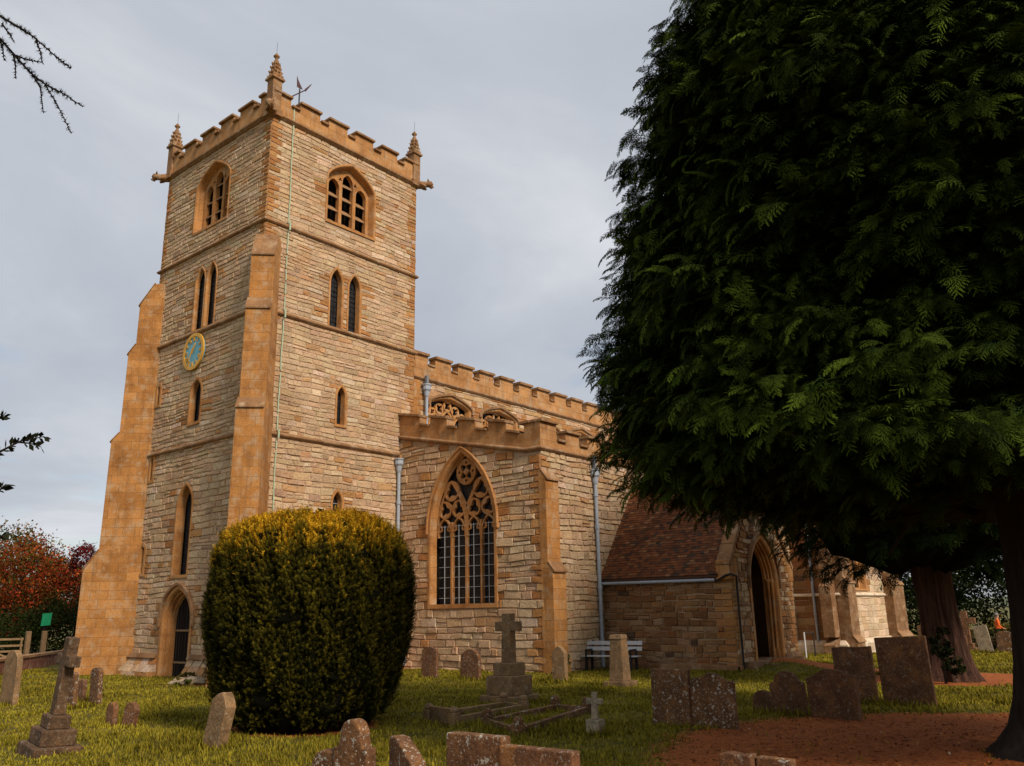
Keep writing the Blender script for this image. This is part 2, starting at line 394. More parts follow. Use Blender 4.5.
def wall(mb, F, outline, ops=(), ch=(.13, .27), bw=(.22, .75), pal=PAL, quoin=(0, 0), hmax=.04, e=.06, back=True, ql=.38):
    """outline: convex polygon (u,v).  mi 0 stones, mi 1 mortar backing with the openings cut out"""
    holes = [arch(o, 0.0, 0.0) for o in ops]
    if back:
        loops = [[Vector((u, v, 0)) for u, v in outline]]+[[Vector((u, v, 0)) for u, v in h] for h in holes]
        flat = [p for l in loops for p in l]
        mb.add([F(p.x, p.y, -.012) for p in flat], [tuple(t) for t in tessellate_polygon(loops)], (1, 1, 1), 1)
    vmin = min(p[1] for p in outline); vmax = max(p[1] for p in outline); n = len(outline)
    def span(v):
        xs = []
        for k in range(n):
            (u0, w0), (u1, w1) = outline[k], outline[(k+1) % n]
            if (w0-v)*(w1-v) < 0: xs.append(u0+(u1-u0)*(v-w0)/(w1-w0))
        return (min(xs), max(xs)) if len(xs) >= 2 else None
    v = vmin; q = 0
    while v < vmax-.05:
        h = random.uniform(*ch)
        if v+h > vmax-.08: h = vmax-v
        s0, s1, s2 = span(v+.003), span(v+h-.003), span(v+h/2)
        if s0 and s1 and s2:
            lo = max(s0[0], s1[0]); hi = min(s0[1], s1[1]); iv = [(lo, hi)]
            for o in ops:
                hw = [x for x in (half(o, w, e) for w in (v+.004, v+h/2, v+h-.004)) if x]
                if not hw: continue
                H = max(hw); A, B = o['uc']-H, o['uc']+H; new = []
                for (p, r_) in iv:
                    if B <= p or A >= r_: new.append((p, r_)); continue
                    if A > p: new.append((p, A))
                    if B < r_: new.append((B, r_))
                iv = new
            for (p, r_) in iv:
                u = p
                while u < r_-.02:
                    w = random.uniform(*bw)
                    isq = (quoin[0] and u <= lo+.001) or False
                    if isq: w = ql*(1.25 if q % 2 else .75)
                    if r_-(u+w) < bw[0]*.8: w = r_-u
                    lastq = quoin[1] and abs(u+w-hi) < .001
                    if lastq and w > ql*1.5: w -= ql*(1.2 if q % 2 else .75); lastq = False
                    nearop = any(o['sill']-.1 < v+h/2 < o['spring']+o['rise']+.1 and min(abs(u+w-o['uc']+o['a']+e), abs(u-o['uc']-o['a']-e)) < .12 for o in ops)
                    cc = pick(PALD) if ((isq or lastq) and random.random() < .9) or (nearop and random.random() < .38) else pick(pal)
                    if random.random() < .12 and h > .2 and not isq:
                        m = v+h*random.uniform(.4, .6); block(mb, F, u, u+w, v, m, cc, hmax); block(mb, F, u, u+w, m, v+h, pick(pal), hmax)
                    else: block(mb, F, u, u+w, v, v+h, cc, hmax)
                    u += w
        v += h; q += 1
    return mb
def sweep(mb, F, o, prof, closed=True, bottom=True, offbs=None, n=9):
    """carry a profile [(off, d)] round the opening outline"""
    rings = []
    for k, (off, d) in enumerate(prof):
        ob = offbs[k] if offbs else off
        rings.append([F(u, v, d) for u, v in arch(o, off, ob, n)])
    m = len(rings[0]); vs = [p for r in rings for p in r]; fs = []
    for k in range(len(rings)-1):
        for i in range(m if bottom else m-1):
            fs.append((k*m+i, k*m+(i+1) % m, (k+1)*m+(i+1) % m, (k+1)*m+i))
    return mb.add(vs, fs)
def plate(mb, F, outer, holes, d0, d1):
    loops = [[Vector((u, v, 0)) for u, v in outer]]+[[Vector((u, v, 0)) for u, v in h] for h in holes]
    flat = [p for l in loops for p in l]; tri = [tuple(t) for t in tessellate_polygon(loops)]
    mb.add([F(p.x, p.y, d1) for p in flat], tri)
    for h in holes:
        k = len(h); e = .012
        cu = sum(p[0] for p in h)/k; cv = sum(p[1] for p in h)/k
        A = [F(u, v, d1) for u, v in h]; B = [F(u, v, d0) for u, v in h]
        mb.add(A+B, [(i, (i+1) % k, k+(i+1) % k, k+i) for i in range(k)])
    return mb
def foil(u, v, r, lobes=3, ph=math.pi/2, n=30, deep=.27):
    return [(u+r*((1-deep)+deep*math.cos(lobes*(t-ph)))*math.cos(t), v+r*((1-deep)+deep*math.cos(lobes*(t-ph)))*math.sin(t)) for t in (2*math.pi*k/n for k in range(n))]
def fill(F, pts, d): 
    mb = MB(); P = [Vector((u, v, 0)) for u, v in pts]
    mb.add([F(p.x, p.y, d) for p in P], [tuple(t) for t in tessellate_polygon([P])]); return mb
def op(uc, a, sill, spring, rise): return dict(uc=uc, a=a, sill=sill, spring=spring, rise=rise)

church = empty('church', (0, 0, -.15))
tag(church, 'medieval stone parish church with square battlemented clock tower and tiled south porch', 'church')
# ---- openings of the tower
bel = lambda u: op(u, 1.10, 15.62, 17.36, .84)
S_ops = [bel(3.64), op(3.09, .25, 11.58, 13.25, .55), op(3.93, .25, 11.58, 13.25, .55), op(3.49, .17, 8.1, 9.1, .34), op(3.48, .19, 4.3, 5.35, .38)]
W_ops = [bel(3.58), op(3.13, .28, 11.62, 13.4, .58), op(3.88, .28, 11.62, 13.4, .58), op(3.57, .31, 8.2, 9.25, .45), op(3.70, .44, 3.05, 5.3, .72), op(6.2, .07, 9.25, 9.85, .08), op(6.2, .07, 6.45, 7.2, .08), op(6.27, .09, 3.2, 4.0, .1), op(3.60, .86, -.4, 1.55, 1.05)]
mb = MB()
for F, ops in ((FS, S_ops), (FW, W_ops)):
    for lo, hi, ch in ((-.4, 7.35, (.13, .27)), (7.35, 11.52, (.11, .22)), (11.52, 14.7, (.11, .21)), (14.7, 18.75, (.13, .22))):
        sub = [o for o in ops if o['sill'] >= lo-.05 and o['sill'] < hi]
        wall(mb, F, [(0, lo), (7, lo), (7, hi), (0, hi)], sub, ch, (.2, .7), PAL, (1, 1), .030 if lo < 7 else .019)
for F in (FN, FE): wall(mb, F, [(0, -.4), (7, -.4), (7, 18.75), (0, 18.75)], (), (.22, .34), (.4, 1.1), PAL, (1, 1))
mb.build('tower_wall', [M['rubble'], M['mortar']], church)
def ring(mb, x0, x1, y0, y1, z, prof):
    vs = []; k = len(prof)
    for d, h in prof: vs += [(x0-d, y0-d, z+h), (x1+d, y0-d, z+h), (x1+d, y1+d, z+h), (x0-d, y1+d, z+h)]
    mb.add(vs, [(i*4+j, i*4+(j+1) % 4, (i+1)*4+(j+1) % 4, (i+1)*4+j) for i in range(k-1) for j in range(4)])
SP = [(-.05, -.07), (.06, -.06), (.10, -.02), (.10, .02), (.035, .09), (-.05, .09)]
for z in (7.37, 11.50, 14.70):
    mb = MB(); ring(mb, 0, 7, 0, 7, z, SP); mb.build('string_course', M['coping'], church)
mb = MB(); ring(mb, 0, 7, 0, 7, 18.78, [(-.05, -.12), (.04, -.11), (.14, -.02), (.14, .03), (.05, .09), (-.05, .09)]); mb.build('cornice', M['coping'], church)
# ---- parapet of the tower
MER = [(-.04, .72), (1.13, 2.02), (2.43, 3.31), (3.70, 4.60), (5.02, 5.88), (6.27, 7.04)]
pb = MB(); cb = MB()
for F in (FS, FW, FN, FE):
    o = .035; th = .33
    def bx(b, u0, u1, v0, v1, d0, d1): b.hexa([F(u0,v0,d0), F(u1,v0,d0), F(u1,v0,d1), F(u0,v0,d1), F(u0,v1,d0), F(u1,v1,d0), F(u1,v1,d1), F(u0,v1,d1)])
    i0, i1 = (-.03, 7.03) if F in (FS, FN) else (.332, 6.668)
    ci0, ci1 = (-9, 9) if F in (FS, FN) else (.376, 6.624)
    bx(pb, i0, i1, 18.86, 19.36, -th, o)
    for k, (a, b) in enumerate(MER):
        a2, b2 = max(a, i0), min(b, i1)
        bx(pb, a2, b2, 19.36, 19.66, -th, o); bx(cb, max(ci0, a2-(.03 if k else 0)), min(ci1, b2+(.03 if k < 5 else 0)), 19.66, 19.75, -th-.04, o+.10)
        if k < 5: bx(cb, b+.032, MER[k+1][0]-.032, 19.36, 19.445, -th-.03, o+.09)
par = pb.build('parapet', M['parapet'], church); cb.build('coping', M['coping'], par, bevel=.012)
mb = MB(); mb.box(.1, 6.9, .1, 6.9, 18.80, 18.84); mb.build('tower_roof', M['lead'], church)
# ---- pinnacles, gargoyles
def pinnacle(x, y):
    b = MB(); w = .185
    def sq(z, r): return [(x-r, y-r, z), (x+r, y-r, z), (x+r, y+r, z), (x-r, y+r, z)]
    def stack(b, lv):
        vs = [p for z, r in lv for p in sq(z, r)]; k = len(lv)
        b.add(vs, [(i*4+j, i*4+(j+1) % 4, (i+1)*4+(j+1) % 4, (i+1)*4+j) for i in range(k-1) for j in range(4)]+[(0, 1, 2, 3), tuple(4*(k-1)+j for j in range(4))])
    stack(b, [(18.7, .24), (18.95, .24), (19.0, w), (20.10, w), (20.14, w+.07), (20.22, w+.07), (20.26, w-.01), (20.9, .075), (21.0, .06)])
    o = b.build('pinnacle', M['coping'], church, bevel=.01)
    c = MB()
    for k, z in enumerate((20.28, 20.46, 20.64, 20.80)):
        r = .20-.035*k; 
        for q in range(8):
            t = q*math.pi/4+.2*k; rr = r*(1.12 if q % 2 else .95); p = Vector((x+rr*math.cos(t), y+rr*math.sin(t), z))
            c.tube([p+Vector((-.05*math.cos(t), -.05*math.sin(t), -.05)), p, p+Vector((.035*math.cos(t), .035*math.sin(t), .05)), p+Vector((.0, 0, .085))], [.035, .052, .045, .018], 5)
    c.build('crocket', M['coping'], o, smooth=True)
    f = MB(); f.lathe([(.05, 20.95), (.06, 21.02), (.035, 21.07), (.10, 21.13), (.12, 21.17), (.05, 21.2), (.065, 21.24), (.02, 21.3)], (x, y, 0), 8); f.build('finial', M['coping'], o, smooth=True)
    r = MB(); r.tube([(x, y, 21.25), (x, y, 21.75)], .006, 5); r.build('lightning_rod', M['iron'], o)
def gargoyle(x, y, dx, dy):
    b = MB(); d = Vector((dx, dy, 0)).normalized()*.86; s = Vector((-d.y, d.x, 0)); p = Vector((x, y, 18.8))
    b.tube([p-d*.2, p+d*.15, p+d*.35+Vector((0, 0, .03)), p+d*.5+Vector((0, 0, .05)), p+d*.62+Vector((0, 0, .03)), p+d*.72], [.16, .17, .13, .13, .15, .06], 8)
    for q in (-1, 1):
        b.tube([p+d*.5+s*q*.09+Vector((0, 0, .14)), p+d*.48+s*q*.15+Vector((0, 0, .24))], [.045, .015], 5)
        b.tube([p+d*.1+s*q*.12, p+d*.28+s*q*.17+Vector((0, 0, -.08)), p+d*.40+s*q*.13+Vector((0, 0, -.13))], [.07, .06, .05], 6)
    b.tube([p+d*.60+Vector((0, 0, -.10)), p+d*.76+Vector((0, 0, -.07))], [.07, .03], 6)
    b.build('gargoyle', M['coping'], church, smooth=True)
for x, y, dx, dy in ((.08, .08, -1, -1), (6.92, .08, 1, -1), (.08, 6.92, -1, 1), (6.92, 6.92, 1, 1)):
    pinnacle(x, y); gargoyle(x+dx*.12, y+dy*.12, dx, dy)
# ---- weather vane
mb = MB(); mb.tube([(3.5, 3.5, 18.8), (3.5, 3.5, 23.15)], .03, 6); wv = mb.build('weather_vane', M['iron'], church)
mb = MB(); e = Vector((.64, -.77, 0)); c = Vector((3.5, 3.5, 22.95))
mb.bar(c-e*.80+Vector((0, 0, -.42)), c+e*.25+Vector((0, 0, .14)), .035)
mb.prism([c+e*.25+Vector((0, .012, .05)), c+e*.46+Vector((0, .012, .34)), c+e*.50+Vector((0, .012, .44)), c+e*.22+Vector((0, .012, .19))], (0, -.024, 0))
mb.prism([c+e*.12+Vector((0, .012, .16)), c-e*.12+Vector((0, .012, .3)), c-e*.14+Vector((0, .012, .82)), c-e*.08+Vector((0, .012, .62))], (0, -.024, 0))
mb.build('vane_arrow', M['copper'], wv)
# ---- diagonal buttresses
def diag_buttress(cx, cy, dx, dy, shift, widths):
    d = Vector((dx, dy, 0)).normalized(); s = Vector((-d.y, d.x, 0)); o = Vector((cx, cy, 0))+s*shift
    P = [[(-.7, -.4), (1.78, -.4), (1.78, .72), (1.5, 1.08), (-.7, 1.08)], [(-.7, 1.08), (1.49, 1.08), (1.48, 3.32), (1.03, 4.02), (-.7, 4.02)],
         [(-.7, 4.02), (1.02, 4.02), (1.0, 7.92), (.76, 8.22), (-.7, 8.22)], [(-.7, 8.22), (.75, 8.22), (.73, 11.25), (.51, 11.62), (-.6, 11.62)], [(-.6, 11.62), (.5, 11.62), (.5, 13.2), (.02, 14.08), (-.5, 14.08)]]
    b = MB(); cs = []
    for k, pl in enumerate(P):
        w = widths[k]
        b.prism([o+d*q-s*w+Vector((0, 0, z)) for q, z in pl], s*(2*w))
        (q0, z0), (q1, z1) = pl[2], pl[3]; w2 = w+.012; t = Vector((0, 0, .055)); e = (Vector((q1-q0, 0, z1-z0))).normalized()
        a = o+d*(q0+.05)+Vector((0, 0, z0-.05)); z_ = o+d*q1+Vector((0, 0, z1+.0))
        c = MB(); cs.append(c); c.hexa([a-s*w2, a+s*w2, z_+s*w2, z_-s*w2, a-s*w2+t, a+s*w2+t, z_+s*w2+t, z_-s*w2+t])
    ob = b.build('buttress', M['ashlar'], church, bevel=.015)
    for c in cs: c.build('offset_stone', M['coping'], ob, bevel=.01)
diag_buttress(0, 0, -1, -1, .10, (.53, .47, .43, .40, .38)); diag_buttress(0, 7, -1, 1, 0, (.52, .47, .44, .42, .40))
# ---- windows
def surround(F, o, t=.14, splay=.12, depth=.3, proud=.034, hood=False, mat='dress', name='window_frame', sill=.1):
    b = MB(); sweep(b, F, o, [(t, -.01), (t, proud-.008), (t-.012, proud), (.03, proud), (.0, proud-.03), (-splay*.35, -depth*.35), (-splay*.4, -depth*.45), (-splay, -depth)], offbs=[sill, sill, sill, 0, 0, 0, 0, 0])
    ob = b.build(name, M[mat], church)
    if hood:
        b = MB(); sweep(b, F, dict(o, sill=o['spring']-.12), [(t-.03, .03), (t-.01, .12), (t+.07, .13), (t+.1, .09), (t+.1, -.01)], bottom=False, offbs=[0]*5); b.build('hood_mould', M['coping'], ob)
    return ob
def glazing(F, o, par, splay, depth, name='glass'):
    fill(F, arch(o, -splay+.004, -.02), -depth-.05).build(name, M['glass'], par)
def lancet(F, o, t=.14, splay=.08, depth=.28, bars=0, name='lancet_window'):
    s = surround(F, o, t, splay, depth, name=name); glazing(F, o, s, splay, depth)
    b = MB(); a = o['a']-splay
    if bars:
        for k in range(bars):
            z = o['sill']+.12+(o['spring']-o['sill']-.1)*k/max(bars-1, 1); b = MB(); b.bar(F(o['uc']-a, z, -depth), F(o['uc']+a, z, -depth), .014); b.build('glazing_bar', M['leadbar'] if bars == 3 else M['iron'], s)
    return s
for F, ops in ((FS, S_ops), (FW, W_ops)):
    # belfry: three lights with stone louvres
    o = ops[0]; dp = .27; sp = .07
    s = surround(F, o, .09, sp, dp, name='belfry_window'); uc = o['uc']
    H = [arch(op(uc-.65, .25, o['sill']+.03, 17.22, .32)), arch(op(uc, .255, o['sill']+.03, 17.55, .38)), arch(op(uc+.65, .25, o['sill']+.03, 17.22, .32))]
    H += [foil(uc-.36, 17.62, .085, 3), foil(uc+.36, 17.62, .085, 3)]
    b = MB(); plate(b, F, arch(o, -sp+.03, -.0), H, -dp-.16, -dp+.02); b.build('tracery', M['dress'], s)
    b = MB()
    for u0, top in ((-.65, 17.4), (0, 17.8), (.65, 17.4)):
        z = o['sill']+.22
        while z < top-.1:
            b.hexa([F(uc+u0-.25, z-.13, -dp-.04), F(uc+u0+.25, z-.13, -dp-.04), F(uc+u0+.25, z+.2, -dp-.42), F(uc+u0-.25, z+.2, -dp-.42),
                    F(uc+u0-.25, z-.07, -dp-.04), F(uc+u0+.25, z-.07, -dp-.04), F(uc+u0+.25, z+.26, -dp-.42), F(uc+u0-.25, z+.26, -dp-.42)]); z += .56
    b.build('louvre', M['louvre'], s)
    fill(F, arch(o, -.02, 0), -dp-.5).build('painted_dark_backing', M['void'], s)  # near-black sheet, painted for the darkness behind the louvres
    for o in ops[1:3]: lancet(F, o, .09, .03, .20 if F is FS else .11, 9)
lancet(FS, S_ops[3], .10, .03, .2, 6); lancet(FS, S_ops[4], .10, .03, .2, 3)
lancet(FW, W_ops[3], .12, .02, .17); lancet(FW, W_ops[4], .10, .04, .26)
for o in W_ops[5:8]: lancet(FW, o, .16, .0, .06, name='slit_window')
# ---- west door
o = W_ops[8]; b = MB()
sweep(b, FW, o, [(.12, -.01), (.12, .05), (.0, .05), (-.05, -.03), (-.05, -.10), (-.10, -.11), (-.11, -.19), (-.11, -.24), (-.16, -.25), (-.18, -.36)], bottom=False, offbs=[0]*10, n=14)
dw = b.build('west_doorway', M['dress'], church)
b = MB(); sweep(b, FW, dict(o, sill=1.42), [(.1, .03), (.12, .12), (.2, .13), (.23, .08), (.23, -.01)], bottom=False, offbs=[0]*5, n=14); b.build('hood_mould', M['coping'], dw)
b = fill(FW, arch(o, -.16, 0, 14), -.37)
d = b.build('door', M['oak'], dw); b = MB()
for k in range(-3, 4): b.box(.345, .365, 3.60+k*.19-.006, 3.60+k*.17+.006, -.3, 2.3)
b.build('plank_joint', M['iron'], d); b = MB()
for z in (.25, 1.25):
    b = MB(); b.box(.34, .368, 2.95, 4.25, z, z+.06); b.build('strap_hinge', M['wood'], d)
# plinth of the tower west face: broken battered footing each side of the door
def plinth(y0, y1, n):
    b = MB(); y = y0
    while y < y1-.05:
        w = min(random.uniform(.3, .6), y1-y)
        for z0, z1, p0, p1 in ((-.4, .0, .42, .34), (.0, .22, .34, .2), (.22, .42, .2, .08)):
            j = random.uniform(-.03, .03)
            b.hexa([(-p0+j, y+.008, z0), (.05, y+.008, z0), (.05, y+w-.008, z0), (-p0-j, y+w-.008, z0), (-p1+j, y+.008, z1), (.05, y+.008, z1), (.05, y+w-.008, z1), (-p1-j, y+w-.008, z1)], pick(PAL+PALD))
        y += w
    o = b.build('plinth', M['rubble'], church, bevel=.012); c = MB(); y = y0
    while y < y1-.05:
        w = min(random.uniform(.7, 1.2), y1-y); c.hexa([(-.17, y+.006, .43), (.04, y+.006, .43), (.04, y+w-.006, .43), (-.17, y+w-.006, .43), (-.05, y+.006, .57), (.04, y+.006, .57), (.04, y+w-.006, .57), (-.05, y+w-.006, .57)]); y += w
    c.build('plinth_moulding', M['coping'], o)
plinth(.4, 2.62, 5); plinth(4.58, 6.75, 5)
# ---- clock
cy, cz = 3.83, 10.78; FK = Fr((-.06, cy, cz), (0, -1, 0), (-1, 0, 0))
def disc(F, r0, r1, d, n=48):
    b = MB(); k = n
    if r0 == 0: b.prism([F(r1*math.cos(2*math.pi*i/n), r1*math.sin(2*math.pi*i/n), -.05) for i in range(n)], F.N*(d+.05))
    else:
        vs = []
        for r, dd in ((r0, 0), (r0, d), (r1, d), (r1, 0)): vs += [F(r*math.cos(2*math.pi*i/n), r*math.sin(2*math.pi*i/n), dd) for i in range(n)]
        b.add(vs, [(q*n+i, q*n+(i+1) % n, ((q+1) % 4)*n+(i+1) % n, ((q+1) % 4)*n+i) for q in range(4) for i in range(n)])
    return b
clock = disc(FK, 0, .64, .03).build('clock', M['blue'], church)
disc(FK, .555, .68, .06).build('clock_rim', M['gold'], clock)
NUM = ['XII', 'I', 'II', 'III', 'IIII', 'V', 'VI', 'VII', 'VIII', 'IX', 'X', 'XI']
for i, s in enumerate(NUM):
    b = MB(); t = math.radians(90-30*i); ux, uy = math.cos(t), math.sin(t); tx, ty = uy, -ux   # radial, tangential (clockwise)
    W = {'I': .038, 'V': .075, 'X': .075}; tot = sum(W[c] for c in s); x = -tot/2
    def st(a, c):
        p = [FK(q[0]*tx+(.465+q[1])*ux, q[0]*ty+(.465+q[1])*uy, .045) for q in (a, c)]; b.bar(p[0], p[1], .024, .02, up=FK.N)
    for c in s:
        w = W[c]; m = x+w/2
        if c == 'I': st((m, -.075), (m, .075))
        elif c == 'V': st((m-.025, .075), (m, -.075)); st((m+.025, .075), (m, -.075))
        else: st((m-.028, .075), (m+.028, -.075)); st((m+.028, .075), (m-.028, -.075))
        x += w
    b.build('numeral', M['gold'], clock)
def hand(deg, L, w, d):
    t = math.radians(90-deg); b = MB(); f = lambda r, s_: FK(r*math.cos(t)-s_*math.sin(t), r*math.sin(t)+s_*math.cos(t), d)
    b.prism([f(-.1, -w*.5), f(L*.75, -w*.6), f(L, 0), f(L*.75, w*.6), f(-.1, w*.5)], FK.N*.02); b.build('clock_hand', M['gold'], clock)
hand(28, .34, .07, .07); hand(205, .46, .04, .10)
# ---- copper lightning conductor tape down the south face
mb = MB()
for (x0, z0, x1, z1) in ((.85, 19.42, .89, 14.85), (.89, 14.6, .90, 11.63), (.90, 11.4, .88, 7.5), (.88, 7.25, .92, -.1)): n_ = int((z0-z1)/.45); xs_ = [x0+(x1-x0)*k/n_+random.uniform(-.012, .012) for k in range(n_+1)]; [mb.bar((xs_[k], -.05, z0+(z1-z0)*k/n_), (xs_[k+1], -.05, z0+(z1-z0)*(k+random.choice((.8, .99, .99)))/n_), .042, .015, up=(0, -1, 0)) for k in range(n_)]
for z in (14.7, 11.5, 7.37): mb.box(.86, .92, -.155, -.13, z-.14, z+.16)
mb.build('lightning_conductor', M['conductor'], church)
# ---- south aisle: west wall under a sloping parapet, south wall
zs = lambda y: 8.04+.213*y if y > -6.02 else 6.75
AW = op(-3.15, 1.46, 1.96, 4.45, 2.60)
AE = 26.0
mb = MB()
wall(mb, FAW, [(AY, -.4), (0, -.4), (0, 8.0), (-6.0, 6.72), (AY, 6.72)], [AW], (.15, .30), (.25, .8), PAL, (1, 0), .05)
mbs = wall(mb, FAS, [(AX, -.9), (AE, -.9), (AE, 6.72), (AX, 6.72)], (), (.15, .28), (.22, .62), [(tuple(x*.92 for x in c), w) for c, w in PAL], (1, 0), .05)
mb.build('aisle_wall', [M['rubble'], M['mortar']], church)
pr = [(-.04, -.08), (.05, -.07), (.11, -.01), (.11, .03), (.045, .09), (-.04, .09)]
mb = MB(); path = [(AX, 0, 8.04), (AX, -6.02, 6.76), (AX, AY, 6.75), (AE, AY, 6.75)]
nrm = [(-1, 0), (-1, 0), (-1, -1), (0, -1)]; k = len(pr)
vs = [(x+nx*d, y+ny*d, z+h) for (x, y, z), (nx, ny) in zip(path, nrm) for d, h in pr]
mb.add(vs, [(i*k+j, i*k+j+1, (i+1)*k+j+1, (i+1)*k+j) for i in range(3) for j in range(k-1)]); mb.build('string_course', M['coping'], church)
# parapets
pb = MB(); cb = MB(); th = .32; o = .03
def slab(b, F, u0, u1, za, zb, zt0, zt1, d0, d1):
    b.hexa([F(u0, za, d0), F(u1, zb, d0), F(u1, zb, d1), F(u0, za, d1), F(u0, zt0, d0), F(u1, zt1, d0), F(u1, zt1, d1), F(u0, zt0, d1)])
zt = lambda y: 8.98+.208*y          # merlon top line along the slope
ms = [(-1.08, -.0), (-2.45, -1.62), (-3.82, -3.02), (-5.22, -4.42)]
prev = 0.
edges = [0.]+[v for a, b in ms for v in (b, a)]+[-5.82]
slab(pb, FAW, -5.98, 0., 6.83, 8.1, zt(-5.98)-.42, zt(0)-.42, -th, o)
for a, b in ms:
    slab(pb, FAW, a, b, zt(a)-.425, zt(b)-.425, zt(a)-.1, zt(b)-.1, -th, o); slab(cb, FAW, a-.03, b+(.03 if b < 0 else 0), zt(a)-.1, zt(b)-.1, zt(a), zt(b), -th-.04, o+.10)
for a, b in [(-1.62, -1.08), (-3.02, -2.45), (-4.42, -3.82), (-5.84, -5.22)]:
    slab(cb, FAW, a+.032, b-.032, zt(a)-.42, zt(b)-.42, zt(a)-.33, zt(b)-.33, -th-.03, o+.09)
cbw = cb; cb = MB()
slab(pb, FAW, AY+th+.002, -5.982, 6.83, 6.83, 7.63, 7.63, -th, o); cq = MB(); slab(cq, FAW, AY+th+.05, -5.80, 7.63, 7.63, 7.72, 7.72, -th-.04, o+.10)
slab(pb, FAS, AX-o, AE, 6.82, 6.82, 7.08, 7.08, -th, o)
u = AX-o; k = 0; cl = []
while u < AE-1:
    w = (7.16-u) if k == 0 else .77
    slab(pb, FAS, u, u+w, 7.08, 7.08, 7.44 if k else 7.63, 7.44 if k else 7.63, -th, o); zc = 7.44 if k else 7.63
    cb = MB(); slab(cb, FAS, u-(.03 if k else .04), u+w+.03, zc, zc, zc+.09, zc+.09, -th-.04, o+.10); cl.append(cb); cb = MB(); cl.append(cb); slab(cb, FAS, u+w+.032, u+w+.49, 7.08, 7.08, 7.16, 7.16, -th-.03, o+.09)
    u += w+.52; k += 1
par = pb.build('parapet', M['parapet'], church)
for cb in cl: cb.build('coping', M['coping'], par, bevel=.012)
cbw.build('coping', M['coping'], par, bevel=.012); cq.build('coping', M['coping'], par, bevel=.012)
mb = MB(); mb.hexa([(AX+.1, CY, 8.2), (AX+.1, AY+.2, 6.8), (AE, AY+.2, 6.8), (AE, CY, 8.2), (AX+.1, CY, 8.24), (AX+.1, AY+.2, 6.84), (AE, AY+.2, 6.84), (AE, CY, 8.24)]); mb.build('aisle_roof', M['lead'], church)
# corner buttress of the aisle, projecting south
def buttress(x0, x1, y, stages, mat='ashlar', side=(0, -1), top=None):
    """stages: (z0,z1,projection at the bottom); each ends in a sloped weathering"""
    b = MB(); cs = []
    for k, (z0, z1, p) in enumerate(stages):
        pn = stages[k+1][2] if k+1 < len(stages) else 0.
        rise = (p-pn)*1.25; pl = [(-.1, z0), (p, z0), (p, z1-rise), (pn-.002, z1), (-.1, z1)]
        b.prism([(x0, y-q, z) for q, z in pl], (x1-x0, 0, 0))
        q0, za, q1, zb = p+.06, z1-rise-.05, pn, z1+.03
        c = MB(); cs.append(c); c.hexa([(x0-.012, y-q0, za), (x1+.012, y-q0, za), (x1+.012, y-q1, zb), (x0-.012, y-q1, zb), (x0-.012, y-q0, za+.06), (x1+.012, y-q0, za+.06), (x1+.012, y-q1, zb+.05), (x0-.012, y-q1, zb+.05)])
    ob = b.build('buttress', M[mat], church, bevel=.015)
    for c in cs: c.build('offset_stone', M['coping'], ob, bevel=.01)
    return ob
buttress(AX-.035, AX+.64, AY, [(-.4, .3, .46), (.3, 3.1, .38), (3.1, 6.0, .20)])
# great west window of the aisle
dp = .20; sp = .07; o = AW; uc = o['uc']
b = MB(); sweep(b, FAW, o, [(.15, -.01), (.15, .04), (.12, .052), (.03, .052), (.0, .03), (-.03, -.06), (-.03, -.12), (-sp, -dp)], offbs=[.14]*3+[0]*5, n=16)
gw = b.build('great_window', M['dress'], church)
b = MB(); sweep(b, FAW, dict(o, sill=4.35), [(.13, .03), (.14, .09), (.19, .10), (.22, .07), (.22, -.01)], bottom=False, offbs=[0]*5, n=16); b.build('hood_mould', M['dress'], gw)
def disc_foil(F, u, v, R_, holes, d0, d1, b):
    plate(b, F, [(u+R_*math.cos(2*math.pi*k/28), v+R_*math.sin(2*math.pi*k/28)) for k in range(28)], holes, d0, d1)
    P = [(u+R_*math.cos(2*math.pi*k/28), v+R_*math.sin(2*math.pi*k/28)) for k in range(28)]
    b.add([F(p, q, d1) for p, q in P]+[F(p, q, d0) for p, q in P], [(k, (k+1) % 28, 28+(k+1) % 28, 28+k) for k in range(28)])
def rib(F, o, b, w, d0, d1, n=10, bottom=False): sweep(b, F, o, [(0, d0), (0, d1), (-w, d1), (-w, d0)], bottom=bottom, offbs=[0]*4, n=n)
b = MB(); D0, D1 = -dp-.13, -dp
for x in (-.69, 0, .69): b.hexa([FAW(uc+x-.05, o['sill'], D0), FAW(uc+x+.05, o['sill'], D0), FAW(uc+x+.035, o['sill'], D1), FAW(uc+x-.035, o['sill'], D1), FAW(uc+x-.05, 4.72, D0), FAW(uc+x+.05, 4.72, D0), FAW(uc+x+.035, 4.72, D1), FAW(uc+x-.035, 4.72, D1)])
for x in (-1.035, -.345, .345, 1.035):
    rib(FAW, op(uc+x, .335, 4.2, 4.36, .52), b, .055, D0, D1-.004)
    for sg in (-1, 1): b.bar(FAW(uc+x+sg*.30, 4.40, D1-.05), FAW(uc+x+sg*.13, 4.46, D1-.05), .035, .06); b.bar(FAW(uc+x+sg*.13, 4.46, D1-.05), FAW(uc+x+sg*.18, 4.62, D1-.05), .03, .06)
for x in (-.70, .70): rib(FAW, op(uc+x, .71, 4.3, 4.40, 1.78), b, .06, D0, D1-.007, 14)
for x, v, R_ in ((-1.01, 5.16, .315), (-.36, 5.16, .315), (.36, 5.16, .315), (1.01, 5.16, .315), (-.69, 5.80, .36), (.69, 5.80, .36)):
    disc_foil(FAW, uc+x, v, R_, [foil(uc+x, v, R_-.055, 3, math.pi/2-.25*x, 36, .25)], D0, D1-.010-.002*abs(x), b)
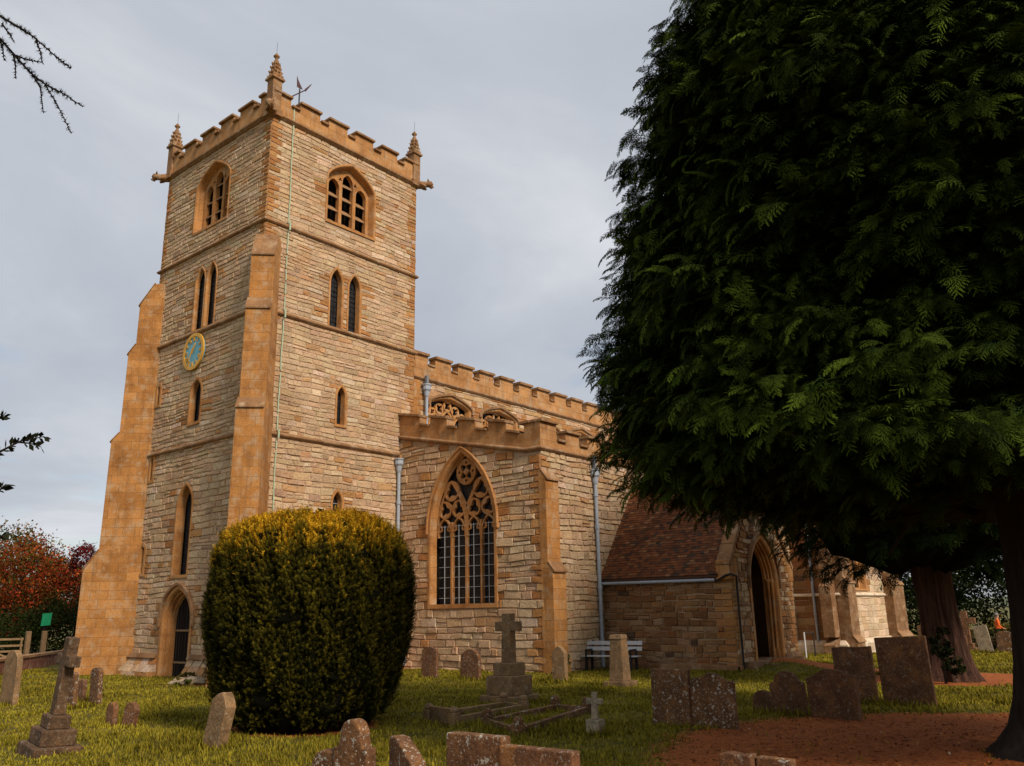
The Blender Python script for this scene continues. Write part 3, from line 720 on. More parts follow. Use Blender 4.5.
disc_foil(FAW, uc, 6.42, .46, [foil(uc+.195*math.cos(q*math.pi/2+math.pi/4), 6.42+.195*math.sin(q*math.pi/2+math.pi/4), .133, 3, q*math.pi/2+math.pi/4, 24, .16) for q in range(4)]+[foil(uc+.315*math.cos(q*math.pi/2), 6.42+.315*math.sin(q*math.pi/2), .055, 4, 0, 12, .1) for q in range(4)], D0, D1-.016, b)
b.bar(FAW(uc, 4.7, D1-.06), FAW(uc, 5.2, D1-.06), .07, .1); b.bar(FAW(uc, 5.2, D1-.06), FAW(uc-.33, 5.75, D1-.06), .06, .1); b.bar(FAW(uc, 5.2, D1-.06), FAW(uc+.33, 5.75, D1-.06), .06, .1)
b.build('tracery', M['dress'], gw)
b = MB()
for x in (-1.02, -.345, .345, 1.02):
    b.bar(FAW(uc+x, o['sill'], -dp-.02), FAW(uc+x, 4.62, -dp-.02), .016)
    for k in range(8): z = o['sill']+.2+k*.345; b.bar(FAW(uc+x-.28, z, -dp-.035), FAW(uc+x+.28, z, -dp-.035), .013)
b.build('glazing_bar', M['leadbar'], gw)
fill(FAW, arch(o, -.1, -.02, 16), -dp-.16).build('glass', M['glass'], gw)
# ---- nave clerestory
NE = 26.0; mb = MB(); cops = [op(9.18+3.06*k, 1.10, 8.55, 9.72, .34) for k in range(6)]
wall(mb, FC, [(7.0, 7.9), (NE, 7.9), (NE, 10.55), (7.0, 10.55)], cops, (.16, .26), (.3, .8), PAL+PALD, (1, 0), .03)
wall(mb, Fr((NE, CY, 0), (0, 1, 0), (1, 0, 0)), [(-6.8, -.9), (6.7, -.9), (6.7, 10.55), (-6.8, 10.55)], (), (.25, .36), (.4, 1.), PAL, (1, 1))
wall(mb, Fr((0, 6.85, 0), (1, 0, 0), (0, 1, 0)), [(7, -.7), (NE, -.7), (NE, 10.55), (7, 10.55)], (), (.25, .36), (.4, 1.), PAL, (1, 1))
mb.build('nave_wall', [M['rubble'], M['mortar']], church)
mb = MB(); mb.box(7.02, 7.42, CY-.07, CY+.2, 7.9, 10.5); mb.build('nave_pilaster', M['ashlar'], church, bevel=.01)
mb = MB(); vs = [(x, CY-d, 10.62+h) for x in (7.0, NE) for d, h in pr]; mb.add(vs, [(j, j+1, 6+j+1, 6+j) for j in range(5)]); mb.build('string_course', M['coping'], church)
pb = MB(); cb = MB(); slab(pb, FC, 7.0, NE, 10.7, 10.7, 11.2, 11.2, -.32, .03); u = 7.0; k = 0
while u < NE-.9:
    w = .9 if k else .86
    slab(pb, FC, u, u+w, 11.2, 11.2, 11.57, 11.57, -.32, .03); slab(cb, FC, u-(.03 if k else 0), u+w+.03, 11.57, 11.57, 11.68, 11.68, -.36, .13); slab(cb, FC, u+w+.032, u+w+.398, 11.2, 11.2, 11.28, 11.28, -.35, .09)
    u += w+.43; k += 1
par = pb.build('parapet', M['parapet'], church); cb.build('coping', M['coping'], par, bevel=.012)
mb = MB(); mb.box(7.0, NE, CY+.1, 6.8, 10.85, 10.9); mb.build('nave_roof', M['lead'], church)
for o in cops:
    uc = o['uc']; s = surround(FC, o, .13, .05, .18, hood=True, name='clerestory_window')
    b = MB(); D0, D1 = -.27, -.15
    for x in (-.36, .36): b.bar(FC(uc+x, o['sill'], -.2), FC(uc+x, 9.3, -.2), .08, .1)
    for x in (-.72, 0, .72): rib(FC, op(uc+x, .36, 8.8, 9.0, .42), b, .06, D0, D1-.004)
    for x, v, R_ in ((0, 9.80, .235), (-.46, 9.62, .235), (.46, 9.62, .235), (-.86, 9.44, .175), (.86, 9.44, .175)): disc_foil(FC, uc+x, v, R_, [foil(uc+x, v, R_-.035, 4, math.pi/4, 28, .22)], D0, D1-.008-.003*abs(x), b)
    for sg in (-1, 1):
        b.bar(FC(uc+sg*.36, 9.3, -.2), FC(uc, 9.62, -.2), .055, .1); b.bar(FC(uc+sg*.36, 9.3, -.2), FC(uc+sg*.7, 9.6, -.2), .055, .1)
    b.build('tracery', M['dress'], s); fill(FC, arch(o, -.03, 0), -.34).build('glass', M['glass'], s)
# ---- drainpipes
def pipe(x, y, z0, z1, nx, ny, hop=True, shoe=None, brk=(), rod=0):
    b = MB(); p = Vector((x+nx*.12, y+ny*.12, 0)); up = lambda z: p+Vector((0, 0, z))
    pts = [up(z1), up(z0)]
    if shoe: pts = [up(z1), up(z0+.75), up(z0+.68)+Vector(shoe)*.05, up(z0+.28)+Vector(shoe)*.30, up(z0+.18)+Vector(shoe)*.34, up(z0)+Vector(shoe)*.34]
    b.tube(pts, .062, 10)
    for z in brk: b.tube([up(z-.07), up(z+.07)], .082, 10)
    ob = b.build('drainpipe', M['pipe'], church, smooth=False)
    if hop:
        b = MB(); b.lathe([(.07, z1-.25), (.09, z1-.2), (.12, z1-.02), (.17, z1+.05), (.17, z1+.2), (.2, z1+.22), (.2, z1+.26)], (p.x, p.y, 0), 10); b.build('hopper_head', M['pipe'], ob)
    if rod:
        b = MB(); b.bar(up(z1+.2), up(z1+rod), .12); b.build('outlet', M['lead'], ob)
pipe(6.18, 0, -.05, 6.95, 0, -1, shoe=(.35, -.95, 0), brk=(1.9, 3.9, 5.6))
pipe(7.66, CY-.06, 8.45, 10.1, 0, -1, rod=.62, brk=(9.0,))
pipe(9.2, AY, -.1, 6.1, 0, -1, rod=.75, brk=(2.4, 4.4, 5.5))
pipe(26.0, -7.62, -.5, 5.6, -1, 0, brk=(1.3, 3.2))
mb = MB(); mb.box(6.20, 6.32, -.14, -.02, 7.05, 7.35); mb.build('pipe_corbel', M['dress'], church)
# ---- south porch
PD = op(11.80, .98, .05, 2.42, 1.42); PR = 5.95; PEZ = 2.62
slope = (PR-2.86)/(11.82-PX)
mb = MB()
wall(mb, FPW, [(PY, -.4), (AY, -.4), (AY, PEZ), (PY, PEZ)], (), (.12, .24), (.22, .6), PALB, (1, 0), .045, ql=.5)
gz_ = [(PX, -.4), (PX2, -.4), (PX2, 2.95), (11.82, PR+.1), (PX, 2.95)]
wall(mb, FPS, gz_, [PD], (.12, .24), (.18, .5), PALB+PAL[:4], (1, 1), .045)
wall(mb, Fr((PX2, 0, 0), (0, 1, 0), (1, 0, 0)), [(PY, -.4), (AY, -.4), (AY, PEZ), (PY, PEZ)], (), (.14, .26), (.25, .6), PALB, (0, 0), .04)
mb.build('porch_wall', [M['rubble'], M['mortar']], church)
mb = MB(); o = PD
sweep(mb, FPS, o, [(.16, -.01), (.16, .05), (.02, .055), (-.02, .02), (-.04, -.06), (-.09, -.07), (-.10, -.15), (-.15, -.16), (-.16, -.24), (-.20, -.25), (-.22, -.34), (.9, -.35)], bottom=False, offbs=[0]*12, n=14)
pd = mb.build('porch_doorway', M['dress'], church)
mb = MB(); sweep(mb, FPS, dict(o, sill=2.25), [(.14, .03), (.16, .12), (.24, .13), (.28, .08), (.28, -.01)], bottom=False, offbs=[0]*5, n=14); mb.build('hood_mould', M['coping'], pd)
mb = MB()
for sx in (-1, 1):
    for a, d in ((.10, .10), (.17, .20)):
        x = o['uc']+sx*(o['a']-a); y = PY+d
        mb = MB(); mb.lathe([(.08, -.1), (.08, .25), (.065, .3), (.045, .36), (.045, 2.2), (.06, 2.22), (.05, 2.27), (.085, 2.40), (.085, 2.5)], (x, y, .05), 10); mb.build('door_shaft', M['dress'], pd, smooth=True)
mb = MB(); mb.box(PX+.3, PX2-.3, PY-.35, AY, -.3, .10); mb.box(10.6, 13.0, PY-.75, PY-.352, -.3, .02); mb.build('porch_floor', M['brownshade'], church)
def tiles(side):
    b = MB(); xr = 11.82; ex = xr-(xr-PX+.16)*side if side > 0 else xr+(PX2-xr+.16)
    sx = -1 if side > 0 else 1; L = math.hypot(abs(ex-xr), PR-(2.86-.16*slope)); d = Vector((sx*abs(ex-xr), 0, (2.86-.16*slope)-PR)).normalized(); n = Vector((sx*-d.z, 0, abs(d.x)))
    n = Vector((sx*abs(d.z), 0, abs(d.x))); top = Vector((xr, 0, PR)); gauge = .105; rows = int(L/gauge)
    y0, y1 = PY+.36, AY-.02
    for r in range(rows+1):
        q = L-r*gauge; y = y0-(.08 if r % 2 else 0)
        while y < y1:
            w = .165; a, e = max(y, y0), min(y+w-.004, y1); y += w
            if e-a < .03: continue
            k = random.uniform(.75, 1.2); cl = random.choices([(.14,.045,.015), (.175,.060,.020), (.09,.035,.015), (.22,.10,.042), (.06,.036,.022)], [5, 4, 3, 1.2, 1.])[0]; cl = tuple(x*k for x in cl)
            j = random.uniform(-.004, .006); lo = top+d*q+n*(.030+j); hi = top+d*max(q-.2, 0)+n*.008; t = n*.014
            b.hexa([(lo.x, a, lo.z), (lo.x, e, lo.z), (hi.x, e, hi.z), (hi.x, a, hi.z), (lo.x+t.x, a, lo.z+t.z), (lo.x+t.x, e, lo.z+t.z), (hi.x+t.x, e, hi.z+t.z), (hi.x+t.x, a, hi.z+t.z)], cl)
    p = [top, top+d*L]
    b.hexa([(p[0].x, y0, p[0].z-.06), (p[0].x, y1, p[0].z-.06), (p[1].x, y1, p[1].z-.06), (p[1].x, y0, p[1].z-.06), (p[0].x, y0, p[0].z), (p[0].x, y1, p[0].z), (p[1].x, y1, p[1].z), (p[1].x, y0, p[1].z)], (.1, .05, .03))
    return b
b = tiles(1); b2 = tiles(-1); b.add(b2.v, b2.f); b.c[-len(b2.c):] = b2.c
for k in range(14):
    y = PY+.42+k*.30; b.tube([(11.82, y, PR+.03), (11.82, min(y+.295, AY), PR+.03)], .09, 8, (.12, .045, .026))
b.build('porch_roof', M['tile'], church)
# gable coping + kneelers
b = MB()
for sx, xe in ((-1, PX-.10), (1, PX2+.10)):
    L = Vector((xe-11.82, 0, 2.95-.1*slope-PR-.10)); nseg = 5; d = L.normalized(); n = Vector((-d.z*(-1 if sx < 0 else 1), 0, abs(d.x))) ; n = Vector((sx*abs(d.z), 0, abs(d.x)))
    for k in range(nseg):
        a = Vector((11.82, 0, PR+.16))+L*(k/nseg); e = Vector((11.82, 0, PR+.16))+L*((k+.985)/nseg); t = n*.13
        b.hexa([(a.x, PY-.06, a.z), (e.x, PY-.06, e.z), (e.x, PY+.40, e.z), (a.x, PY+.40, a.z), (a.x+t.x, PY-.06, a.z+t.z), (e.x+t.x, PY-.06, e.z+t.z), (e.x+t.x, PY+.40, e.z+t.z), (a.x+t.x, PY+.40, a.z+t.z)])
b.build('gable_coping', M['coping'], church, bevel=.02)
b = MB()
b.box(PX-.16, PX+.34, PY-.035, PY+.42, 2.5, 3.08); b.build('kneeler', M['ashlar'], church, bevel=.02); b = MB(); b.box(PX2-.34, PX2+.16, PY-.035, PY+.42, 2.5, 3.08); b.build('kneeler', M['ashlar'], church, bevel=.02)
mb = MB(); mb.tube([(PX-.20, AY-.05, 2.52), (PX-.20, PY+.46, 2.50)], .048, 8); gu = mb.build('gutter', M['pipe'], church)
mb = MB(); mb.tube([(PX-.18, PY+.45, 2.45), (PX-.2, PY+.1, 2.62), (PX-.14, PY-.06, 2.66), (PX+.1, PY-.12, 2.6), (PX+.14, PY-.09, 2.3), (PX+.14, PY-.09, -.1)], .035, 7); mb.build('downpipe', M['iron'], gu)
# plinth course of the porch
b = MB(); b.box(PX-.10, PX+.02, PY-.10, AY, -.5, .02); b.box(PX-.10, 10.7, PY-.101, PY+.02, -.5, .021); b.box(12.9, PX2+.10, PY-.10, PY+.02, -.5, .2); b.build('porch_plinth', M['brownshade'], church, bevel=.03)
# small stone cross finial on the gable
b = MB(); b.box(11.74, 11.9, PY+.07, PY+.23, PR+.2, PR+.95); b.box(11.55, 12.09, PY+.08, PY+.22, PR+.55, PR+.72); b.build('gable_cross', M['dress'], church, bevel=.02)
# ---- south chapel at the east end
CX, CX2, CYS = 26.0, 34.85, -8.75
FHW = Fr((CX, 0, 0), (0, 1, 0), (-1, 0, 0)); FHS = Fr((0, CYS, 0), (1, 0, 0), (0, -1, 0))
HW = op(29.1, .95, 2.45, 4.4, .6)
mb = MB(); wall(mb, FHW, [(CYS, -1), (AY, -1), (AY, 7), (CYS, 7)], (), (.26, .32), (.5, .9), PALB, (0, 0), .012)  # brown palette puts the west wall's shade into its stone colour
wall(mb, FHS, [(CX, -1), (CX2, -1), (CX2, 7), (CX, 7)], [HW], (.27, .33), (.5, .9), [((.60,.47,.33), 3), ((.66,.53,.38), 3), ((.54,.40,.26), 2)], (0, 0), .010)
wall(mb, Fr((CX2, 0, 0), (0, 1, 0), (1, 0, 0)), [(CYS, -1), (3, -1), (3, 7), (CYS, 7)], (), (.27, .33), (.5, .9), PAL, (0, 0), .012)
mb.build('chapel_wall', [M['rubble'], M['mortar']], church)
s = surround(FHS, HW, .16, .08, .25, name='chapel_window'); b = MB(); plate(b, FHS, arch(HW, -.05, 0), [arch(op(HW['uc']-.40, .32, 2.5, 4.1, .3)), arch(op(HW['uc']+.40, .32, 2.5, 4.1, .3)), foil(HW['uc'], 4.6, .15, 4)], -.38, -.25); b.build('tracery', M['dress'], s); fill(FHS, arch(HW, -.05, 0), -.42).build('glass', M['glass'], s)
mb = MB(); ring(mb, CX, CX2, CYS, 3., 2.15, SP); mb.build('string_course', M['pale'], church)
mb = MB(); ring(mb, CX, CX2, CYS, 3., -.05, [(-.05, -1), (.26, -1), (.25, -.05), (.1, .15), (-.05, .16)]); mb.build('plinth', M['pale'], church)
mb = MB(); ring(mb, CX, CX2, CYS, 3., 6.9, SP); mb.box(CX-.03, CX2+.03, CYS-.03, CYS+.3, 7.03, 7.6); mb.box(CX-.03, CX+.3, CYS+.302, AY, 7.03, 7.6); mb.box(CX2-.3, CX2+.03, CYS+.302, 3, 7.03, 7.6); mb.build('parapet', M['pale'], church)
mb = MB(); mb.box(CX, CX2, CYS, 3., 6.95, 7.0); mb.build('chapel_roof', M['lead'], church)
for x0, x1 in ((CX-.02, CX+1.08), (CX2-2.0, CX2+.05)): buttress(x0, x1, CYS, [(-1, .25, .62), (.25, 2.9, .46), (2.9, 5.6, .30)], 'brownshade')  # pale stone coloured brown to carry the shade of the west sides
b = MB(); 
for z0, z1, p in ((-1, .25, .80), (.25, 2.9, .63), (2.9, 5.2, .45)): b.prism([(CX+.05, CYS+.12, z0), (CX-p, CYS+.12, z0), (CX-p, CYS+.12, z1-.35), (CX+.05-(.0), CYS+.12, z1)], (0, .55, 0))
b.build('buttress', M['brownshade'], church, bevel=.015)  # shade of the west front is in the brown colour
# ------------------------------------------------------------------ gravestones
def outline(shape, w, h):
    a = w/2; P = []
    arc = lambda cx, cz, r, t0, t1, n, sz=1.: [(cx+r*math.cos(math.radians(t0+(t1-t0)*k/n)), cz+sz*r*math.sin(math.radians(t0+(t1-t0)*k/n))) for k in range(n+1)]
    if shape == 'rect': T = [(a, h), (-a, h)]
    elif shape == 'slant': T = [(a, h), (a*.3, h*.985), (-a*.4, h*1.0), (-a, h*.985)]
    elif shape == 'round': T = arc(0, h-a, a, 0, 180, 12)
    elif shape == 'segment': T = arc(0, h-a*.55, a, 0, 180, 12, .55)
    elif shape == 'shoulder': r = a*.72; T = [(a, h-r*.95), (a-.02, h-r*.8), (r+.01, h-r*.78)]+arc(0, h-r*.78, r, 5, 175, 10, .78)+[(-r-.01, h-r*.78), (-a+.02, h-r*.8), (-a, h-r*.95)]
    elif shape == 'tallshoulder': r = a*.62; T = [(a, h-r*1.9), (r+.02, h-r*1.75), (r, h-r*1.2)]+arc(0, h-r, r, 0, 180, 10)+[(-r, h-r*1.2), (-r-.02, h-r*1.75), (-a, h-r*1.9)]
    elif shape == 'ogee': T = [(a, h*.84), (a*.85, h*.86), (a*.66, h*.885)]+arc(0, h*.87, a*.6, 10, 170, 10, (.13*h)/(a*.6))+[(-a*.66, h*.885), (-a*.85, h*.86), (-a, h*.84)]
    elif shape == 'scroll': T = [(a, h*.83), (a*.9, h*.87), (a*.72, h*.83), (a*.55, h*.9)]+arc(-.0, h*.90, a*.42, 20, 160, 8, (.10*h)/(a*.42))+[(-a*.55, h*.93), (-a*.72, h*.88), (-a*.88, h*.92), (-a, h*.87)]
    elif shape == 'point': T = [(a, h*.80), (a*.5, h*.93), (0, h), (-a*.5, h*.93), (-a, h*.80)]
    elif shape == 'broken': T = [(a, h*.80), (a*.72, h*.84), (a*.4, h*.88), (a*.1, h*.93), (-a*.5, h*.985), (-a, h)]
    P = [(-a, -.25), (a, -.25)]
    R_ = [(a, h*.0), (a, h*.4)]; L_ = [(-a, h*.4), (-a, 0.)]
    return P+R_+T+L_
FOOT = []
def headstone(label, x, y, w, h, t, shape, mat, rz=0, tip=0, side=0, name='headstone', group=None, z=None):
    """faces west: width along y, thickness along x;  tip: leans back, side: leans sideways"""
    b = MB(); P = outline(shape, w, h)
    jt = lambda: random.uniform(-.006, .006)
    P = [(u+jt(), v+jt()) for u, v in P]
    P = P if shape != 'broken' else P
    b.prism([(-t/2, -u, v) for u, v in P], (t, 0, 0))
    o = b.build(name, M[mat], None, world=False, bevel=.012)
    o.location = (x, y, g(x, y) if z is None else z); o.rotation_euler = (R(side), R(tip), R(rz))
    FOOT.append((x, y, w)); return tag(o, label, 'gravestone', group)
def blockmon(label, x, y, steps, top, mat, rz=0, tilt=(0, 0), name='grave_cross', cat='grave monument'):
    """steps: (half width, height); top(b,z) adds the standing piece"""
    e = empty(name, (x, y, g(x, y)), (R(tilt[0]), R(tilt[1]), R(rz))); tag(e, label, cat); z = -.12; FOOT.append((x, y, steps[0][0]*2))
    for k, (a, h) in enumerate(steps):
        b = MB(); b.box(-a, a, -a, a, z, z+h+(.12 if k == 0 else 0)); z += h+(.12 if k == 0 else 0)
        b.build('step', M[mat], e, world=False, bevel=.018)
    for nm, b in top(z): b.build(nm, M[mat], e, world=False, bevel=.014)
    return e
def latin(z, h, w, t, arm, armz, armh):
    b = MB(); a = w/2
    pl = [(-a*1.15, z), (a*1.15, z), (a, z+armz-armh/2), (arm, z+armz-armh/2), (arm, z+armz+armh/2), (a*.95, z+armz+armh/2), (a*.95, z+h), (-a*.95, z+h), (-a*.95, z+armz+armh/2), (-arm, z+armz+armh/2), (-arm, z+armz-armh/2), (-a, z+armz-armh/2)]
    b.prism([(-t/2, u, v) for u, v in pl], (t, 0, 0)); return [('cross', b)]
headstone('tall round-topped grey headstone at the left edge near the low brick wall', -6.56, -1.12, .62, 1.18, .13, 'round', 'gravegrey', 4)
e = blockmon('leaning stone cross on three dark steps in the left foreground grass', -9.48, -10.38, [(.315, .12), (.225, .20), (.145, .17)], lambda z: latin(z, 1.0, .16, .15, .25, .70, .14), 'gravedark', -3, (6, 3))
headstone('narrow lichen-spotted headstone just behind the leaning cross', -6.16, -3.40, .26, .74, .10, 'segment', 'grave', 6, 0, -4)
headstone('small plain brown headstone behind and right of the leaning cross', -5.5, -2.35, .22, .50, .10, 'rect', 'gravered', 5)
headstone('tall narrow lichened headstone near the tower buttress', -5.67, -3.42, .37, .80, .11, 'segment', 'grave', 2, 0, -5)
headstone('left of the two little round-topped footstones in the open lawn', -7.51, -7.98, .24, .38, .09, 'round', 'gravered', 3, 0, 2)
headstone('right-hand one of the two little footstones, tilting right', -7.43, -8.44, .27, .40, .10, 'round', 'gravered', 12, 0, 9)
headstone('pointed brown stone leaning steeply against the side of the clipped yew', -8.10, -12.10, .36, .74, .16, 'point', 'gravegrey', 0, 2, 15)
headstone('dark red headstone standing against the aisle wall left of the great window', 3.55, -4.45, .58, .90, .12, 'segment', 'gravered', 2)
headstone('mottled round-topped headstone by the aisle wall below the great window', 3.57, -6.05, .68, .82, .13, 'round', 'gravered', 2)
e = blockmon('large mossy stone cross on a stepped plinth in front of the great window', -.76, -11.10, [(.44, .12), (.345, .38), (.24, .25)], lambda z: latin(z, .98, .23, .19, .29, .72, .20), 'gravegrey', 3)
headstone('slim gabled headstone near the aisle corner buttress', 4.15, -8.75, .40, .92, .17, 'point', 'gravegrey', 4)
def pillar(z):
    b = MB(); b.hexa([(-.2,-.2,z),(.2,-.2,z),(.2,.2,z),(-.2,.2,z),(-.155,-.155,z+1.0),(.155,-.155,z+1.0),(.155,.155,z+1.0),(-.155,.155,z+1.0)])
    c = MB(); c.hexa([(-.175,-.175,z+.985),(.175,-.175,z+.985),(.175,.175,z+.985),(-.175,.175,z+.985),(-.15,-.15,z+1.09),(.15,-.15,z+1.09),(.15,.15,z+1.09),(-.15,.15,z+1.09)]); return [('shaft', b), ('cap', c)]
blockmon('square tapering stone pillar on a low base in front of the white bench', 3.62, -10.98, [(.31, .13)], pillar, 'gravegrey', 4, (0, 0), 'grave_pillar')
blockmon('small pale cross on a square block in the middle of the lawn', -4.36, -15.70, [(.105, .20)], lambda z: latin(z, .36, .085, .07, .125, .235, .075), 'gravepale', 6)
def kerb(label, pts, h, mat, name='grave_kerb', head=None):
    e = empty(name, (*pts[0], g(*pts[0]))); tag(e, label, 'grave kerb'); n = len(pts)
    for i in range(n):
        a, c = Vector((*pts[i], g(*pts[i]))), Vector((*pts[(i+1) % n], g(*pts[(i+1) % n]))); d = (c-a).normalized()*.045
        b = MB(); hh = h*(head if head and i == 0 else 1); FOOT.append(((a.x+c.x)/2, (a.y+c.y)/2, .9)); b.bar(a+d+Vector((0, 0, hh/2-.04)), c-d+Vector((0, 0, hh/2-.04)), .09, hh+.08); b.build('kerb_side', M[mat], e, bevel=.012)
        k = MB(); q = .075; k.box(a.x-q, a.x+q, a.y-q, a.y+q, a.z-.1, a.z+h+.06); k.lathe([(.07, h+.05), (.085, h+.10), (.05, h+.15)], a, 8); k.build('corner_block', M[mat], e, bevel=.015)
    return e
kerb('left grave kerb with a tall pale head slab beside the yew', [(-4.42, -12.45), (-4.62, -13.2), (-2.62, -12.98), (-2.42, -12.35)], .13, 'gravegrey', head=1.9)
kerb('right sunken grave kerb filled with long grass', [(-4.40, -13.70), (-4.88, -14.72), (-2.22, -14.05), (-2.05, -13.25)], .10, 'grave')
headstone('rectangular headstone spotted with white lichen at the edge of the bare earth', -2.86, -16.08, .64, .82, .10, 'rect', 'grave', 2, 1)
headstone('scroll-topped lichened headstone close beside the rectangular one', -2.80, -16.75, .70, .76, .11, 'scroll', 'grave', 0, 2, -2)
headstone('tiny dark round-topped headstone under the big conifer', -.25, -16.38, .36, .35, .10, 'round', 'graveslate', 0)
headstone('dark shouldered headstone right of the tiny round one', -.50, -16.95, .60, .68, .11, 'shoulder', 'graveslate', -4, 2, -3)
headstone('broad brown shouldered headstone leaning left beneath the conifer', -.70, -17.78, .80, .74, .12, 'ogee', 'graveslate', -6, 2, -5)
headstone('tall plain brown slab standing before the porch path', 1.84, -17.28, .72, .99, .10, 'slant', 'graveslate', 0, 3, -2)
headstone('largest square dark slab near the two conifer trunks', 1.95, -18.15, .88, 1.18, .10, 'rect', 'graveslate', 0, 1, -2)
headstone('small rounded lichened stone at the left of the foreground row', -10.02, -16.87, .30, .63, .12, 'round', 'grave', 8, 0, 6)
headstone('narrow headstone with a tall rounded head in the foreground row', -10.0, -17.22, .37, .88, .12, 'tallshoulder', 'grave', 5)
headstone('broken slab with a sloping top in the foreground row', -9.85, -17.68, .52, .74, .13, 'broken', 'grave', -24, 0, 0)
headstone('wide lichened foreground slab on the left of a joined pair', -9.47, -18.09, .585, .76, .12, 'slant', 'grave', 0, 0, 0)
headstone('wide orange foreground slab on the right of a joined pair', -9.49, -18.73, .70, .71, .11, 'rect', 'gravered', 0, 0, -1)
headstone('low dark foreground slab mostly below the picture edge', -7.72, -19.46, .30, .525, .13, 'slant', 'graveslate', 0)
headstone('low lichen-topped foreground slab to the right of the low dark one', -7.66, -19.77, .30, .50, .11, 'rect', 'grave', 0)
headstone('low orange stone lying between the broken slab and the joined pair', -9.15, -17.85, .42, .44, .12, 'segment', 'gravered', -8)
# far gravestones beyond the chapel
headstone('far brown headstone just right of the chapel buttress', 37.6, -9.55, 1.3, 1.5, .14, 'shoulder', 'gravered', 0)
for i, (x, y, w, h, sh, m, lb) in enumerate([(30.5, -12.6, .6, .9, 'round', 'grave', 'far lichened headstone left of the tall far cross'), (31.5, -13.5, .6, 1.25, 'rect', 'gravepale', 'far pale slab right of the tall far cross'), (31.5, -14.3, .7, 1.0, 'segment', 'grave', 'far mottled headstone in the dark row before the person'), (32.6, -14.95, .6, 1.15, 'round', 'gravered', 'far red headstone nearest the near conifer trunk')]):
    headstone(lb, x, y, w, h, .14, sh, m, 0, 0, (-8 if i == 1 else 3))
blockmon('tall far churchyard cross in front of the yellow shrubs', 32.3, -12.55, [(.36, .2), (.26, .2)], lambda z: latin(z, 1.5, .3, .22, .48, 1.05, .28), 'gravered', 0)
# ------------------------------------------------------------------ bench, handrail, stones
def bench(x, y, rz):
    e = empty('bench', (x, y, g(x, y)), (0, 0, R(rz))); tag(e, 'white slatted bench with dark legs against the porch wall', 'bench')
    L = .96
    b = MB()
    for k in range(4): b.box(-L, L, -.20+k*.115, -.20+k*.115+.095, .43, .46)
    b.build('seat', M['white'], e, world=False, bevel=.006); b = MB()
    for k in range(2): b.hexa([(-L, .23+.05*k, .60+.17*k), (L, .23+.05*k, .60+.17*k), (L, .255+.05*k, .60+.17*k), (-L, .255+.05*k, .60+.17*k), (-L, .26+.05*k, .72+.17*k), (L, .26+.05*k, .72+.17*k), (L, .285+.05*k, .72+.17*k), (-L, .285+.05*k, .72+.17*k)])
    b.build('backrest', M['white'], e, world=False, bevel=.006)
    for s in (-1, 1):
        b = MB(); X = s*.76; b.bar((X, -.2, -.05), (X, -.17, .43), .07); b.bar((X, .22, -.05), (X, .23, .46), .07); b.bar((X, .23, .45), (X, .345, .92), .07, .05); b.bar((X, -.22, .40), (X, .26, .40), .06); b.bar((X, -.2, .63), (X, .28, .63), .05); b.bar((X, -.18, .43), (X, -.2, .64), .05)
        b.build('leg', M['iron'], e, world=False)
bench(8.32, -7.62, -82)
b = MB(); zz = g(18.4, -9.9)
e = empty('handrail', (18.4, -9.9, zz)); tag(e, 'pale metal handrail by the path east of the porch', 'handrail')
b.tube([(18.4, -9.9, zz-.2), (18.4, -9.9, zz+.95)], .035, 8); b.build('post', M['white'], e)
b = MB(); b.tube([(20.4, -9.5, zz-.3), (20.4, -9.5, zz+.9)], .03, 8); b.build('post', M['iron'], e)
b = MB(); b.tube([(18.4, -9.9, zz+.93), (20.4, -9.5, zz+.88)], .022, 8); b.build('rail', M['iron'], e)
def rock(x, y, r, label, mat='gravepale', flat=.5):
    bm = bmesh.new(); bmesh.ops.create_icosphere(bm, subdivisions=2, radius=r)
    sx, sy = random.uniform(.8, 1.4), random.uniform(.7, 1.1)
    for v in bm.verts: k = 1+random.uniform(-.13, .13); v.co = Vector((v.co.x*sx*k, v.co.y*sy*k, v.co.z*flat*k))
    me = bpy.data.meshes.new('loose_stone'); bm.to_mesh(me); bm.free(); me.materials.append(M[mat]); set_uv(me)
    o = bpy.data.objects.new('loose_stone', me); link(o); o.location = (x, y, g(x, y)+r*flat*.5); o.rotation_euler = (0, 0, random.uniform(0, 3))
    tag(o, label, 'stone', 'loose stones beside the west door')
for x, y, r in ((-1.25, .9, .24), (-1.0, .55, .30), (-1.35, .35, .22), (-.9, .15, .26), (-1.5, .75, .15)): rock(x, y, r, 'rough pale building stone dumped on the grass right of the west door')
# ------------------------------------------------------------------ wall, gate, sign on the left
wa, wb = Vector((-4.6, 8.6, 0)), Vector((2.7, 17.6, 0)); d = (wb-wa).normalized()
e = empty('boundary_wall', (wa.x, wa.y, g(wa.x, wa.y))); tag(e, 'low red brick boundary wall with stone coping left of the tower', 'wall')
b = MB(); z = -.15; b.bar(wa+Vector((0, 0, z+.12)), wb+Vector((0, 0, z+.12)), .26, .64); b.build('brickwork', M['brick'], e)
b = MB(); n = 12
for k in range(n): b.bar(wa.lerp(wb, k/n)+Vector((0, 0, z+.50)), wa.lerp(wb, (k+.985)/n)+Vector((0, 0, z+.50)), .36, .11)
b.build('coping', M['coping'], e, bevel=.02)
ga, gb = Vector((-3.4, 17.7, -.15)), Vector((.30, 16.3, -.15)); d = (gb-ga).normalized()
e = empty('field_gate', ga); tag(e, 'weathered wooden five-bar gate behind the low brick wall', 'gate')
b = MB()
for z in (.22, .42, .62, .84, 1.10): b.bar(ga+Vector((0, 0, z)), gb+Vector((0, 0, z)), .03, .08)
b.build('bar', M['wood'], e); b = MB(); o_ = Vector((0, -.035, 0))
